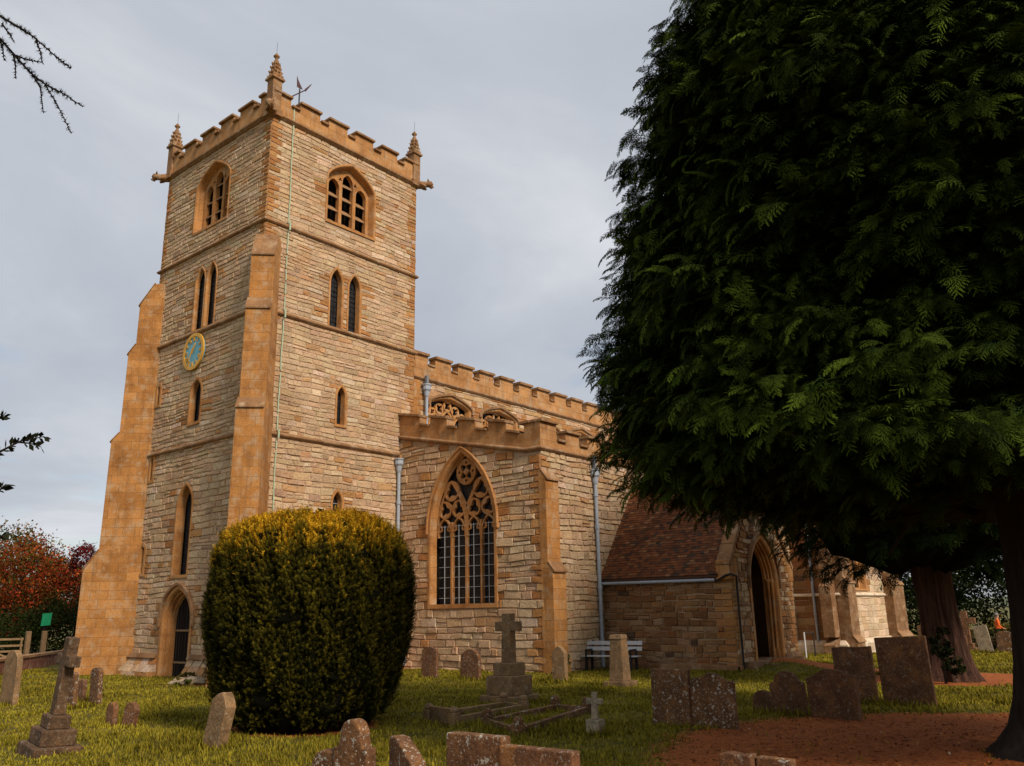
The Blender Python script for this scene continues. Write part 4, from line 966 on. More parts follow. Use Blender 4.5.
for t in (0.02, .5, .98): b.bar(ga.lerp(gb, t)+Vector((0, 0, .15))+o_, ga.lerp(gb, t)+Vector((0, 0, 1.16))+o_, .07, .03, up=(0, 1, 0))
b.bar(ga.lerp(gb, .05)+Vector((0, 0, .2))+o_*2, ga.lerp(gb, .5)+Vector((0, 0, 1.1))+o_*2, .03, .07); b.bar(ga.lerp(gb, .95)+Vector((0, 0, .2))+o_*2, ga.lerp(gb, .5)+Vector((0, 0, 1.1))+o_*2, .03, .07)
b.build('brace', M['wood'], e)
for p, lb in ((gb+d*.16, 'post'), (gb+d*.75, 'post'), (ga-d*.16, 'post')):
    b = MB(); b.box(p.x-.09, p.x+.09, p.y-.09, p.y+.09, -.4, 1.25); b.build('post', M['wood'], e, bevel=.02)
e = empty('notice_board', (2.85, 20.6, -.15)); tag(e, 'small green notice board on a dark post below the red-leaved tree', 'sign')
b = MB(); b.box(2.79, 2.91, 20.6, 20.72, -.3, 1.9); b.build('post', M['oak'], e)
b = MB(); r_ = Vector((.64, -.77, 0)); c = Vector((2.80, 20.5, 1.72)); n_ = Vector((-.77, -.64, 0)); t = .14
b.hexa([c-r_*.22-Vector((0,0,.30)), c+r_*.22-Vector((0,0,.26)), c+r_*.22-Vector((0,0,.26))-n_*.03, c-r_*.22-Vector((0,0,.30))-n_*.03, c-r_*.19+Vector((0,0,.27)), c+r_*.25+Vector((0,0,.30)), c+r_*.25+Vector((0,0,.30))-n_*.03, c-r_*.19+Vector((0,0,.27))-n_*.03]); b.build('board', M['green'], e)
# ------------------------------------------------------------------ person far right
def person(x, y, rz):
    bm = bmesh.new(); J = {}
    def v(n, p, r): J[n] = (bm.verts.new(p), r)
    v('pelvis', (0, 0, .92), .15); v('belly', (0, 0, 1.08), .145); v('chest', (0, .02, 1.28), .165); v('neck', (0, .02, 1.46), .065); v('head0', (0, .04, 1.54), .085); v('head', (0, .045, 1.62), .10); v('crown', (0, .03, 1.70), .075)
    for s, n in ((-1, 'l'), (1, 'r')):
        v('hip'+n, (s*.10, 0, .86), .105); v('knee'+n, (s*.12, .03, .48), .07); v('ank'+n, (s*.12, -.02, .09), .05); v('toe'+n, (s*.14, .14, .045), .045)
        v('sh'+n, (s*.19, .01, 1.40), .075); v('elb'+n, (s*.27, .02, 1.12), .052); v('wr'+n, (s*.24, .20, .98), .036); v('palm'+n, (s*.225, .27, .96), .036); v('fing'+n, (s*.215, .34, .935), .02)
    E = [('pelvis','belly'),('belly','chest'),('chest','neck'),('neck','head0'),('head0','head'),('head','crown')]
    for n in 'lr': E += [('pelvis','hip'+n),('hip'+n,'knee'+n),('knee'+n,'ank'+n),('ank'+n,'toe'+n),('chest','sh'+n),('sh'+n,'elb'+n),('elb'+n,'wr'+n),('wr'+n,'palm'+n),('palm'+n,'fing'+n)]
    for a, c in E: bm.edges.new((J[a][0], J[c][0]))
    bm.verts.index_update(); me = bpy.data.meshes.new('person'); rad = [J[k][1] for k in J]; bm.to_mesh(me); bm.free()
    o = bpy.data.objects.new('person', me); link(o); o.modifiers.new('skin', 'SKIN')
    sl = me.skin_vertices[0].data
    for i, r in enumerate(rad): sl[i].radius = (r, r); sl[i].use_root = (i == 0)
    m = o.modifiers.new('sub', 'SUBSURF'); m.levels = m.render_levels = 2
    dg = bpy.context.evaluated_depsgraph_get(); m2 = bpy.data.meshes.new_from_object(o.evaluated_get(dg)); o.modifiers.clear(); o.data = m2
    for q in ('skin', 'trouser', 'orange'): m2.materials.append(M[q])
    jb = []
    for p in m2.polygons:
        c = p.center; p.use_smooth = True
        p.material_index = 1 if c.z < .93 and abs(c.x) < .22 and c.y < .13 or c.z < .5 else (2 if c.z < 1.47 and c.y < .22 else 0)
    o.location = (x, y, g(x, y)); o.rotation_euler = (0, 0, R(rz)); tag(o, 'person in a bright orange top standing beyond the far gravestones', 'person')
    b = MB(); b.lathe([(.09, 1.60), (.112, 1.66), (.10, 1.72), (.06, 1.765), (.01, 1.78)], (0, .02, 0), 12); b.build('hair', M['hair'], o, smooth=True, world=False)
person(37.6, -12.95, 200)
# ------------------------------------------------------------------ vegetation
def unit(a): return a/np.maximum(np.linalg.norm(a, axis=-1, keepdims=True), 1e-9)
def place(tmpl, pos, X, Zup, scale, dark, light, colvar=.25, seed=0, extra=None):
    """instances of a template (V,T,tip) as one triangle soup; X: forward, Zup: approximate up"""
    r = np.random.default_rng(seed); V0, T0, tip = tmpl; N = len(pos)
    X = unit(X); Y = unit(np.cross(Zup, X)); Z = np.cross(X, Y)
    P = pos[:, None, :]+scale[:, None, None]*(V0[None, :, 0:1]*X[:, None, :]+V0[None, :, 1:2]*Y[:, None, :]+V0[None, :, 2:3]*Z[:, None, :])
    T = T0[None]+(np.arange(N)*len(V0))[:, None, None]
    k = 1+colvar*r.standard_normal((N, 1, 1)); k = np.clip(k, .4, 1.8)
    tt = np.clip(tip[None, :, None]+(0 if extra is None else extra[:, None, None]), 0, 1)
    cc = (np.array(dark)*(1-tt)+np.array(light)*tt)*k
    return P.reshape(-1, 3), T.reshape(-1, 3), cc.reshape(-1, 3)
def cat(parts):
    V, T, K = [], [], []; b = 0
    for v, t, k in parts: V.append(v); T.append(t+b); K.append(k); b += len(v)
    return np.concatenate(V), np.concatenate(T), np.concatenate(K)
def frond(seed, twigs=9, droop=.42, wide=.44, sub=3):
    """drooping flat spray of a cypress: stem, side twigs, scale-leaf branchlets"""
    r = np.random.default_rng(seed); V = []; T = []; tp = []
    def tri(a, b, c, t): n = len(V); V.extend([a, b, c]); tp.extend(t); T.append((n, n+1, n+2))
    stem = lambda s: np.array([s*(1-.12*s), 0, .16*s-(droop+.12)*s*s])
    def twig(p, d, L, w, t0, t1, up):
        d = d/np.linalg.norm(d); y = np.cross(up, d); y /= np.linalg.norm(y)+1e-9
        q = p+d*L+np.array([0, 0, -.22*L]); m = p+d*L*.5+np.array([0, 0, -.05*L])
        tri(p-y*w*.5, p+y*w*.5, m+y*w*.42, (t0, t0, (t0+t1)/2)); tri(m-y*w*.5, m+y*w*.5, q, ((t0+t1)/2, (t0+t1)/2, t1))
    up = np.array([0, 0, 1.])
    for k in range(4): s0, s1 = k/4, (k+1)/4; twig(stem(s0), stem(s1)-stem(s0), np.linalg.norm(stem(s1)-stem(s0)), .05, s0*.5, s1, up)
    for k in range(twigs):
        s = .10+.86*k/(twigs-1)
        for sg in (-1, 1):
            L = (wide*(1-.72*s)+.06)*r.uniform(.75, 1.2); a = np.radians(r.uniform(38, 62)); p = stem(s); t = stem(min(s+.05, 1.02))-p; t /= np.linalg.norm(t)
            d = t*np.cos(a)+np.array([0, sg, r.uniform(-.25, .12)])*np.sin(a); twig(p, d, L, .046, s*.5, min(1, .35+.7*s), up)
            for j in range(sub):
                f = (j+1)/(sub+1); pj = p+d*L*f+np.array([0, 0, -.22*L*f*f])
                for s2 in (-1, 1):
                    a2 = np.radians(r.uniform(30, 55))*s2; yy = np.cross(up, d); d2 = d*np.cos(a2)+yy*np.sin(a2)+np.array([0, 0, r.uniform(-.25, .1)])
                    L2 = L*.48*(1.2-f)*r.uniform(.8, 1.25); d2 /= np.linalg.norm(d2); y2 = np.cross(up, d2); w = .038
                    tri(pj-y2*w*.5, pj+y2*w*.5, pj+d2*L2+np.array([0, 0, -.15*L2]), (.4*s+.2, .4*s+.2, min(1, .4+.7*s)))
    return np.array(V), np.array(T), np.array(tp)
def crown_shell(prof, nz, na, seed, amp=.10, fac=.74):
    """added inner shell, coloured near-black for the shade deep inside a dense crown"""
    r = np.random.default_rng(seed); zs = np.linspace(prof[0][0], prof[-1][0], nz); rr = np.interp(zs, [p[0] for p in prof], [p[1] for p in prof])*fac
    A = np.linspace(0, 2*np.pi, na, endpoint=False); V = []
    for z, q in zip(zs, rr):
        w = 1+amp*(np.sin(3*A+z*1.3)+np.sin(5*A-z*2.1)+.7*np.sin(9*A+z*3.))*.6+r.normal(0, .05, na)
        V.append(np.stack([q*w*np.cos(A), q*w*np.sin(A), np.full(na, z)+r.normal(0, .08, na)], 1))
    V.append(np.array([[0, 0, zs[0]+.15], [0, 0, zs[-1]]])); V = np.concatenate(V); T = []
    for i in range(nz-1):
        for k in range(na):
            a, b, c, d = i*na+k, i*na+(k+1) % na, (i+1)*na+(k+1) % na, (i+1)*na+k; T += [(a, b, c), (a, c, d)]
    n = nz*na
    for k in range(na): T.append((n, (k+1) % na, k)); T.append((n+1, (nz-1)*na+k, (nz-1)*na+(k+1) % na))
    return V, np.array(T), np.full((len(V), 3), .006)*np.array([.8, 1, .55])  # near-black colour paints the shade between the sprays
def lobes(A, z, seed):
    r = np.random.default_rng(seed); s = np.zeros_like(A)
    for k in range(7): s += np.sin(r.integers(2, 9)*A+r.uniform(.6, 2.2)*z+r.uniform(0, 6.28))*r.uniform(.5, 1)
    return s/3.2
def conifer_crown(o, base, prof, nbranch, per, bl, sp, seed, dark, light, cam_bias=True, droop=.5):
    r = np.random.default_rng(seed); base = np.array(base)
    z0, z1 = prof[0][0], prof[-1][0]; pz = [p[0] for p in prof]; pr = [p[1] for p in prof]
    zz = np.linspace(z0, z1, 200); w = np.interp(zz, pz, pr)+.25; cdf = np.cumsum(w); cdf /= cdf[-1]
    n = nbranch; zb = np.interp(r.uniform(0, 1, n), cdf, zz); A = r.uniform(0, 2*np.pi, n)
    if cam_bias:   # the far side of the crown is thinner in detail
        ca = math.atan2(CAM.y-base[1], CAM.x-base[0]); keep = (np.cos(A-ca) > -.35) | (r.uniform(0, 1, n) < .35); zb, A = zb[keep], A[keep]; n = len(zb)
    rad = np.interp(zb, pz, pr)*(1+.115*lobes(A, zb, seed)+r.normal(0, .05, n))
    rad = np.maximum(rad, .15); L = bl*r.uniform(.7, 1.3, n)*np.clip(rad/3, .35, 1.1)
    dirh = np.stack([np.cos(A), np.sin(A), np.zeros(n)], 1); side = np.stack([-np.sin(A), np.cos(A), np.zeros(n)], 1)
    tipp = base+dirh*rad[:, None]+np.array([0, 0, 1.])*zb[:, None]
    pos, X, U, sc, ex = [], [], [], [], []
    yaw = r.normal(0, .35, n)
    bd = dirh*np.cos(yaw)[:, None]+side*np.sin(yaw)[:, None]; bs = np.cross(np.array([0, 0, 1.]), bd)
    for k in range(per):
        s = (k+r.uniform(0, 1, n))/per                 # 1 = branch tip
        sg = np.where(r.uniform(0, 1, n) < .5, -1, 1)
        back = (1-s)*L
        p = tipp-bd*back[:, None]+np.array([0, 0, 1.])*(droop*(1-s**1.6)*L*.55)[:, None]+bs*(sg*r.uniform(0, .42, n)*(1-.6*s)*L*.8)[:, None]+r.normal(0, .045, (n, 3))
        a = sg*r.uniform(.15, .95, n)*(1-.45*s); pit = r.normal(-.05, .38, n)-.15*s
        x = bd*np.cos(a)[:, None]+bs*np.sin(a)[:, None]; x = x*np.cos(pit)[:, None]+np.array([0, 0, 1.])*np.sin(pit)[:, None]
        u = np.array([0, 0, 1.])[None]+.45*dirh+r.normal(0, .33, (n, 3))
        pos.append(p); X.append(x); U.append(u); sc.append(sp*np.clip(r.lognormal(0, .28, n), .5, 1.8)); ex.append(.45*(s-.75)+r.normal(0, .12, n))
    pos, X, U, sc, ex = map(np.concatenate, (pos, X, U, sc, ex)); idx = r.integers(0, 4, len(pos)); parts = []
    for q in range(4):
        m = idx == q; parts.append(place(frond(seed*10+q), pos[m], X[m], U[m], sc[m], dark, light, .42, seed+q, ex[m]))
    return parts
def trunk_mesh(path, radii, n, flute=0, seed=0, nf=7):
    b = MB(); r = random.Random(seed); ph = [r.uniform(0, 6.28) for _ in range(4)]
    vs = []; fs = []
    for i, (p, q) in enumerate(zip(path, radii)):
        t = i/(len(path)-1)
        for k in range(n):
            a = 2*math.pi*k/n; w = 1+flute*(.6*math.sin(nf*a+ph[0]+.8*t)+.4*math.sin((nf*2-3)*a+ph[1]-t)+.3*math.sin(3*a+ph[2]))*(1-.45*t)
            vs.append((p[0]+q*w*math.cos(a), p[1]+q*w*math.sin(a), p[2]))
    for i in range(len(path)-1):
        for k in range(n): fs.append((i*n+k, i*n+(k+1) % n, (i+1)*n+(k+1) % n, (i+1)*n+k))
    return b.add(vs, fs)
# --- the big near conifer
bx_, by_ = float(T1[0]), float(T1[1]); bz_ = g(bx_, by_)
e = empty('conifer_tree', (bx_, by_, bz_)); tag(e, 'huge dark drooping conifer filling the right side, its wide trunk at the right edge', 'tree')
hs = [-.2, 0, .12, .3, .6, 1., 1.6, 2.4, 4, 7, 11, 15.5]; rs = [1.4, 1.2, 1.0, .80, .66, .57, .50, .47, .42, .32, .18, .04]
b = trunk_mesh([(bx_+.19+.02*z, by_-.23, bz_+z) for z in hs], [q*.66 for q in rs], 48, .09, 3, 8); b.build('trunk', M['bark'], e, smooth=True)
PROF1 = [(2.80, 2.6), (3.0, 4.0), (3.2, 4.5), (3.8, 4.55), (4.6, 4.95), (5.2, 5.15), (6.7, 5.0), (7.8, 4.85), (8.9, 4.35), (9.7, 3.95), (10.7, 3.4), (11.6, 3.0), (13, 2.4), (15, 1.3), (16.6, .15)]
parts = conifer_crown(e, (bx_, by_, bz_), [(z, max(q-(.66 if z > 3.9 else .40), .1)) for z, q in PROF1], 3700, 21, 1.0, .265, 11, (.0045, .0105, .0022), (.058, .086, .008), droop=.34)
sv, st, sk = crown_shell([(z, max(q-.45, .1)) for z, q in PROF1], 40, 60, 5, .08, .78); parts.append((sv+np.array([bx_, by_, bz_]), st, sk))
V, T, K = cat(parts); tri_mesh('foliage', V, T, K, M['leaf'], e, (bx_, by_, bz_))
r0 = random.Random(5)
b = MB()
for k in range(26):
    a = r0.uniform(0, 6.28); z = r0.uniform(2.3, 9); L = np.interp(z, [p[0] for p in PROF1], [p[1] for p in PROF1])*.85; d = Vector((math.cos(a), math.sin(a), 0)); p = Vector((bx_, by_, bz_+z))
    b.tube([p+d*.3, p+d*L*.4+Vector((0, 0, .25)), p+d*L*.75+Vector((0, 0, .1)), p+d*L+Vector((0, 0, -.35))], [.09, .06, .04, .015], 6)
b.build('limb', M['bark'], e)
# --- the second conifer behind it
cx_, cy_ = float(T2[0]), float(T2[1]); cz_ = g(cx_, cy_)
e = empty('conifer_tree', (cx_, cy_, cz_)); tag(e, 'farther conifer with a fluted reddish trunk beside the chapel lawn', 'tree')
hs = [-.2, 0, .15, .4, .8, 1.4, 2.2, 3.2, 5, 9, 12.5]; rs = [1.05, .92, .80, .70, .62, .56, .55, .60, .45, .25, .05]
b = trunk_mesh([(cx_+.17-.10*z+.004*z*z, cy_-.21+.03*z, cz_+z) for z in hs], [q*.74 for q in rs], 72, .20, 8, 9); b.build('trunk', M['barkred'], e, smooth=True)
PROF2 = [(2.35, .9), (2.6, 2.2), (3.1, 3.0), (4.0, 3.8), (6, 4.6), (9, 3.4), (12, 1.6), (13.5, .15)]
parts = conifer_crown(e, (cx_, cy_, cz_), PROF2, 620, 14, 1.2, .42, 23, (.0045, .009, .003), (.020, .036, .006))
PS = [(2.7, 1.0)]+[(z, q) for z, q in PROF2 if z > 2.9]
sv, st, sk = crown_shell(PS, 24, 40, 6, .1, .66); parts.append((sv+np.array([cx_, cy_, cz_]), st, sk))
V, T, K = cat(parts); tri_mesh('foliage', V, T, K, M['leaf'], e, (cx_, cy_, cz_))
b = MB(); r0 = random.Random(8)
for k in range(16):
    a = r0.uniform(0, 6.28); z = r0.uniform(3.3, 7); L = 3.0; d = Vector((math.cos(a), math.sin(a), 0)); p = Vector((cx_-.10*z, cy_, cz_+z))
    b.tube([p+d*.25, p+d*L*.4+Vector((0, 0, .3)), p+d*L*.8, p+d*L+Vector((0, 0, -.3))], [.1, .07, .04, .015], 6)
b.build('limb', M['barkred'], e)
# --- clipped golden yew
yx, yy = -5.93, -11.20; yz = g(yx, yy)
e = empty('yew_bush', (yx, yy, yz)); tag(e, 'great clipped rounded yew bush with golden tips on its flat top', 'bush')
YP = [(.08, 1.12), (.3, 1.30), (.7, 1.46), (1.2, 1.56), (1.8, 1.62), (2.3, 1.62), (2.7, 1.55), (2.95, 1.40), (3.12, 1.17), (3.22, .82), (3.27, .05)]
def sprig(seed):
    r = np.random.default_rng(seed); V = []; T = []; tp = []
    for k in range(15):
        s = .05+.9*k/14; a = k*2.4+r.uniform(-.4, .4); el = r.uniform(.35, .95); d = np.array([math.cos(a)*math.cos(el), math.sin(a)*math.cos(el), math.sin(el)]); p = np.array([0, 0, s]); L = .42*(1-.45*s); y = np.cross(d, [0, 0, 1.]); y /= np.linalg.norm(y); w = .085
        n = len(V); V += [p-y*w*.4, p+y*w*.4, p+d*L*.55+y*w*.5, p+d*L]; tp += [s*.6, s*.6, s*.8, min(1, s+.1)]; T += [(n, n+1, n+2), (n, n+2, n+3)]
    return np.array(V), np.array(T), np.array(tp)
r = np.random.default_rng(4); N = 40000
zz = np.linspace(YP[0][0], YP[-1][0], 300); rr = np.interp(zz, [p[0] for p in YP], [p[1] for p in YP]); ds = np.hypot(np.gradient(zz), np.gradient(rr)); cdf = np.cumsum(rr*ds); cdf /= cdf[-1]
zb = np.interp(r.uniform(0, 1, N), cdf, zz); A = r.uniform(0, 2*np.pi, N); rb = np.interp(zb, [p[0] for p in YP], [p[1] for p in YP])
slope = np.interp(zb, zz, np.gradient(rr, zz)); nv = unit(np.stack([np.cos(A), np.sin(A), -np.clip(slope, -6, 6)], 1))
rough = .05*lobes(A*2, zb*1.5, 3)+.05*lobes(A, zb*2.6, 13)+.028*np.sin(A*34+2*np.sin(zb*3))*np.sin(zb*2.2+A*5)+.022*np.sin(A*19+zb*7)
pos = np.stack([rb*np.cos(A), rb*np.sin(A), zb], 1)+nv*(rough+r.normal(0, .022, N)-.05)[:, None]
ax = unit(nv*.55+np.array([0, 0, 1.])*r.uniform(.5, 1.3, (N, 1))+r.normal(0, .28, (N, 3)))
xx = unit(np.cross(ax, r.normal(0, 1, (N, 3)))); sc = .10*r.uniform(.7, 1.4, N)*np.where(zb > 2.85, 1.25, 1.)
def zplace(tmpl, m, dark, light, ex): return place(tmpl, pos[m]+np.array([yx, yy, yz]), xx[m], ax[m], sc[m], dark, light, .25, 3, ex)
# new growth (golden) clusters: mostly the crown of the bush, patches down the sides
gold = .22*lobes(A*3, zb*2.5, 9)+.25*np.sin(A*34+2*np.sin(zb*3))*np.sin(zb*2.2+A*5)+r.normal(0, .18, N)-.52+1.5*sm((zb-2.45)/.65)+.25*sm((zb-1.0)/1.6)
parts = []; idx = r.integers(0, 4, N)
top = zb+.25*lobes(A*3, zb, 5)+r.normal(0, .26, N) > 2.78
for q in range(4):
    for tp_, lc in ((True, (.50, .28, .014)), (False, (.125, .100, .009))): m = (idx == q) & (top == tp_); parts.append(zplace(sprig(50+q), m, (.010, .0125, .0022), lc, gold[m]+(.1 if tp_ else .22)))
sv, st, sk = crown_shell(YP, 30, 48, 9, .01, .93); sk[:] = (.004, .004, .0015); parts.append((sv+np.array([yx, yy, yz]), st, sk))  # near-black core, the shade inside the bush is painted in
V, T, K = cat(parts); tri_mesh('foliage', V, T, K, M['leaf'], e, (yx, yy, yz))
b = MB()
for k in range(7): a = k*.9; b.tube([(yx+.25*math.cos(a), yy+.25*math.sin(a), yz-.1), (yx+.5*math.cos(a), yy+.5*math.sin(a), yz+.5)], [.09, .06], 7)
b.build('stem', M['barkred'], e)
# --- broadleaved trees, shrubs
def leafcloud(centers, n, size, cols, seed, shell=.5):
    """centers: [(x,y,z,rx,ry,rz)] leaf quads in clumps through the crown volume"""
    r = np.random.default_rng(seed); V = []; K = []; vol = np.array([c[3]*c[4]*c[5] for c in centers])**.8; vol = vol/vol.sum()
    for c, f in zip(centers, vol):
        m = int(n*f); nc = max(6, m//26); cd = unit(r.normal(0, 1, (nc, 3)))*(shell+(1-shell)*r.uniform(0, 1, (nc, 1)))**.7
        cp = np.array(c[:3])+cd*np.array(c[3:6]); ck = np.array([cols[i] for i in r.choice(len(cols), nc)])*r.uniform(.65, 1.25, (nc, 1))
        i = r.integers(0, nc, m); P = cp[i]+r.normal(0, 1, (m, 3))*np.array(c[3:6])*.13
        d = unit(r.normal(0, 1, (m, 3))); u = unit(np.cross(d, r.normal(0, 1, (m, 3)))); s = size*r.uniform(.6, 1.3, (m, 1))
        q = np.stack([P-d*s, P+u*s*.55, P+d*s, P-u*s*.55], 1); V.append(q.reshape(-1, 3)); K.append(np.repeat(ck[i]*r.uniform(.7, 1.3, (m, 1)), 4, axis=0))
    V = np.concatenate(V); K = np.concatenate(K); n = len(V)//4; b = np.arange(n)*4
    T = np.concatenate([np.stack([b, b+1, b+2], 1), np.stack([b, b+2, b+3], 1)]); return V, T, K
def tree(label, x, y, trunk_h, tr, cents, n, size, cols, seed, name='broadleaf_tree', cat_='tree', group=None, z=None):
    z = g(x, y) if z is None else z; e = empty(name, (x, y, z)); tag(e, label, cat_, group)
    b = MB(); b.tube([(x, y, z-.2), (x+.05, y, z+trunk_h*.5), (x, y+.05, z+trunk_h)], [tr*1.25, tr, tr*.6], 9)
    for k, c in enumerate(cents): b.tube([(x, y, z+trunk_h*.7), ((x+c[0])/2, (y+c[1])/2, z+(trunk_h+c[2])*.5), (c[0], c[1], z+c[2]), (c[0]+c[3]*.3, c[1]-c[4]*.3, z+c[2]+c[5]*.6)], [tr*.5, tr*.35, tr*.2, .02], 6)
    b.build('trunk', M['bark'], e)
    V, T, K = leafcloud([(c[0], c[1], z+c[2], *c[3:]) for c in cents], n, size, cols, seed); tri_mesh('crown', V, T, K, M['leaf'], e, (x, y, z)); return e
RED = [(.24, .030, .010), (.17, .028, .010), (.28, .065, .012), (.10, .040, .010), (.08, .065, .012)]
BRN = [(.13, .075, .014), (.18, .085, .014), (.08, .065, .012), (.06, .06, .01)]
GRN = [(.020, .030, .006), (.030, .040, .008), (.014, .022, .005)]
tree('red-leaved autumn tree beyond the wall at the far left', 5.6, 31.5, 3., .25, [(5.6, 31.5, 4.2, 2.7, 2.7, 2.3), (7.6, 30., 3.2, 1.8, 1.8, 1.8), (4.0, 32.6, 3.4, 2.0, 2.0, 1.9), (5.8, 31, 2.0, 2.6, 2.2, 1.5)], 30000, .08, RED, 31)
tree('thin crimson sapling rising beside the tower buttress', 8.4, 30.2, 3., .08, [(8.4, 30.2, 5.4, .8, .8, 1.0), (8.1, 30.4, 4.2, 1.0, 1.0, 1.0)], 4200, .07, [(.12, .012, .012), (.09, .012, .012), (.06, .016, .010)], 32)
tree('brown-green autumn tree behind the red-leaved one', 6.4, 37.5, 3.5, .3, [(6.4, 37.5, 5.4, 3.2, 3.2, 2.6), (3.0, 39, 4.2, 3., 3., 2.6), (9.5, 36, 3.6, 2.4, 2.4, 2.2)], 20000, .10, BRN, 33)
tree('dark evergreen shrub under the red tree behind the gate', 3.4, 26.2, 1., .15, [(3.0, 25.0, 1.2, 1.9, 1.7, 1.3), (1.2, 25.8, 1.1, 1.8, 1.8, 1.2), (5.2, 24.8, 1.4, 1.7, 1.7, 1.5), (7.4, 24.4, 1.5, 1.8, 1.5, 1.7)], 22000, .07, GRN, 34, 'evergreen_shrub', 'shrub')
tree('pale brown tree at the picture edge behind the gate', -.6, 33.5, 3., .22, [(-.6, 33.5, 3.6, 2.2, 2.2, 2.0), (-2.5, 33, 2.6, 2., 2., 1.7)], 11000, .08, BRN, 35)
tree('dark tree close behind the chapel seen left of the fluted trunk', 48.3, -7.4, 2.5, .35, [(48.3, -7.4, 5.0, 3.4, 3.4, 3.4), (47.5, -10., 3.4, 2.4, 2.4, 2.6), (48, -6, 2.0, 3., 3., 1.8)], 18000, .12, GRN, 36)
tree('brown leafy tree arching over the far gravestones', 46.0, -16.2, 3.2, .3, [(46, -15.6, 6.0, 3., 2.6, 2.2), (45.4, -14.6, 3.6, 1.6, 1.5, 1.4), (46, -17.6, 4.2, 2.4, 2.4, 2.6), (47, -12.4, 7.4, 2.2, 2.0, 1.3)], 17000, .11, [(.045, .036, .010), (.06, .04, .012), (.03, .03, .008)], 37)
tree('yellow autumn shrub beyond the tall far cross', 52., -12.6, .8, .1, [(52, -12.6, 1.3, 1.3, 1.2, 1.4), (51, -10.8, .8, 1.5, 1.3, .8), (52, -14.8, .9, 1.6, 1.4, .8)], 4000, .11, [(.30, .19, .02), (.22, .17, .03), (.14, .11, .02)], 38, 'autumn_shrub', 'shrub')
tree('dark hedge bush behind the far row of gravestones', 35.2, -13.6, .6, .1, [(35.0, -12.6, .45, 1.2, 1.3, .65), (35.2, -14.4, .45, 1.2, 1.3, .6), (35.6, -16.4, .5, 1.2, 1.5, .6)], 6000, .07, [(.03, .022, .008), (.05, .03, .012), (.02, .022, .006)], 39, 'hedge_bush', 'shrub')
tree('small dark sapling shoot sprouting at the foot of the fluted trunk', 7.75, -17.35, .4, .03, [(7.75, -17.35, .9, .26, .26, .35), (7.6, -17.6, .5, .25, .25, .3)], 900, .05, [(.010, .014, .004), (.016, .02, .005)], 40, 'trunk_shoot', 'shrub')
tree('little green self-sown shrub at the foot of the aisle wall', 5.2, -8.0, .2, .02, [(5.2, -8.0, .35, .28, .3, .33)], 500, .05, [(.05, .05, .012), (.07, .06, .015)], 41, 'wall_shrub', 'shrub')
tree('low weedy plants on the grass by the west door', -.75, 1.35, .1, .02, [(-.75, 1.35, .14, .3, .35, .15), (-1.6, .2, .10, .25, .3, .12)], 500, .05, [(.05, .055, .012), (.08, .06, .015)], 42, 'weed_clump', 'plant')
# --- twigs of two trees standing outside the left edge
def overhang(name, label, tx, ty, H, branches, leafy):
    z = g(tx, ty); e = empty(name, (tx, ty, z)); tag(e, label, 'tree')
    b = MB(); b.tube([(tx, ty, z-.2), (tx+.06, ty, z+H*.4), (tx, ty+.05, z+H)], [.26, .2, .06], 12); b.build('trunk', M['bark'], e, smooth=True)
    for start, runs in branches:
        b = MB(); lv = []; lt = []; lk = []; r = np.random.default_rng(int(abs(runs[0][0][0])*1000) % 997)
        a_, c_ = Vector(start), Vector(runs[0][0]); b.tube([a_]+[a_.lerp(c_, k/7)+Vector((r.normal(0, .03), r.normal(0, .03), .22*math.sin(math.pi*k/7)+r.normal(0, .02))) for k in range(1, 7)]+[c_], [.034, .03, .026, .022, .019, .017, .015, .0125], 7)
        for q, run in enumerate(runs):
            n = len(run); b.tube(run, [.0125*(1-.75*i/(n-1)) if q == 0 else .008*(1-.6*i/(n-1)) for i in range(n)], 6)
            P = [Vector(p) for p in run]; L = sum((P[i+1]-P[i]).length for i in range(n-1))
            m = int(L*(95 if not leafy else 55))
            for k in range(m):
                s = (k+r.uniform(0, 1))/m*(n-1); i = min(int(s), n-2); p = P[i].lerp(P[i+1], s-i); d = (P[i+1]-P[i]).normalized()
                x = Vector(r.normal(0, 1, 3)); x = (x-d*x.dot(d)).normalized()
                if not leafy:
                    c = r.uniform(.4, 1.0)*(1. if s/(n-1) < .6 else .5)
                    b.tube([p, p+x*.012], [.006, .005], 4)
                    for _ in range(int(11*c)):
                        y = (x+d*r.uniform(-.3, .9)+Vector(r.normal(0, .5, 3))).normalized(); w = y.cross(d).normalized()*.0022; ln = r.uniform(.022, .042)*(.6+c*.5); h = len(lv); lv += [p+x*.01-w, p+x*.01+w, p+x*.01+y*ln]; lt.append((h, h+1, h+2)); lk += [(.020, .024, .008)]*3
                else:
                    y = (x+d*.8).normalized(); w = y.cross(Vector(r.normal(0, 1, 3))).normalized(); ln = r.uniform(.05, .085); h = len(lv); lv += [p, p+y*ln*.5+w*ln*.26, p+y*ln, p+y*ln*.5-w*ln*.26]; lt += [(h, h+1, h+2), (h, h+2, h+3)]; lk += [(.018, .020, .010)]*4
        bo = b.build('branch', M['bark'], e)
        o = tri_mesh('leaves', np.array([tuple(v) for v in lv]), np.array(lt), np.array(lk), M['leaf'], None, (0, 0, 0)); o.parent = bo; o.location = (-tx, -ty, -z)
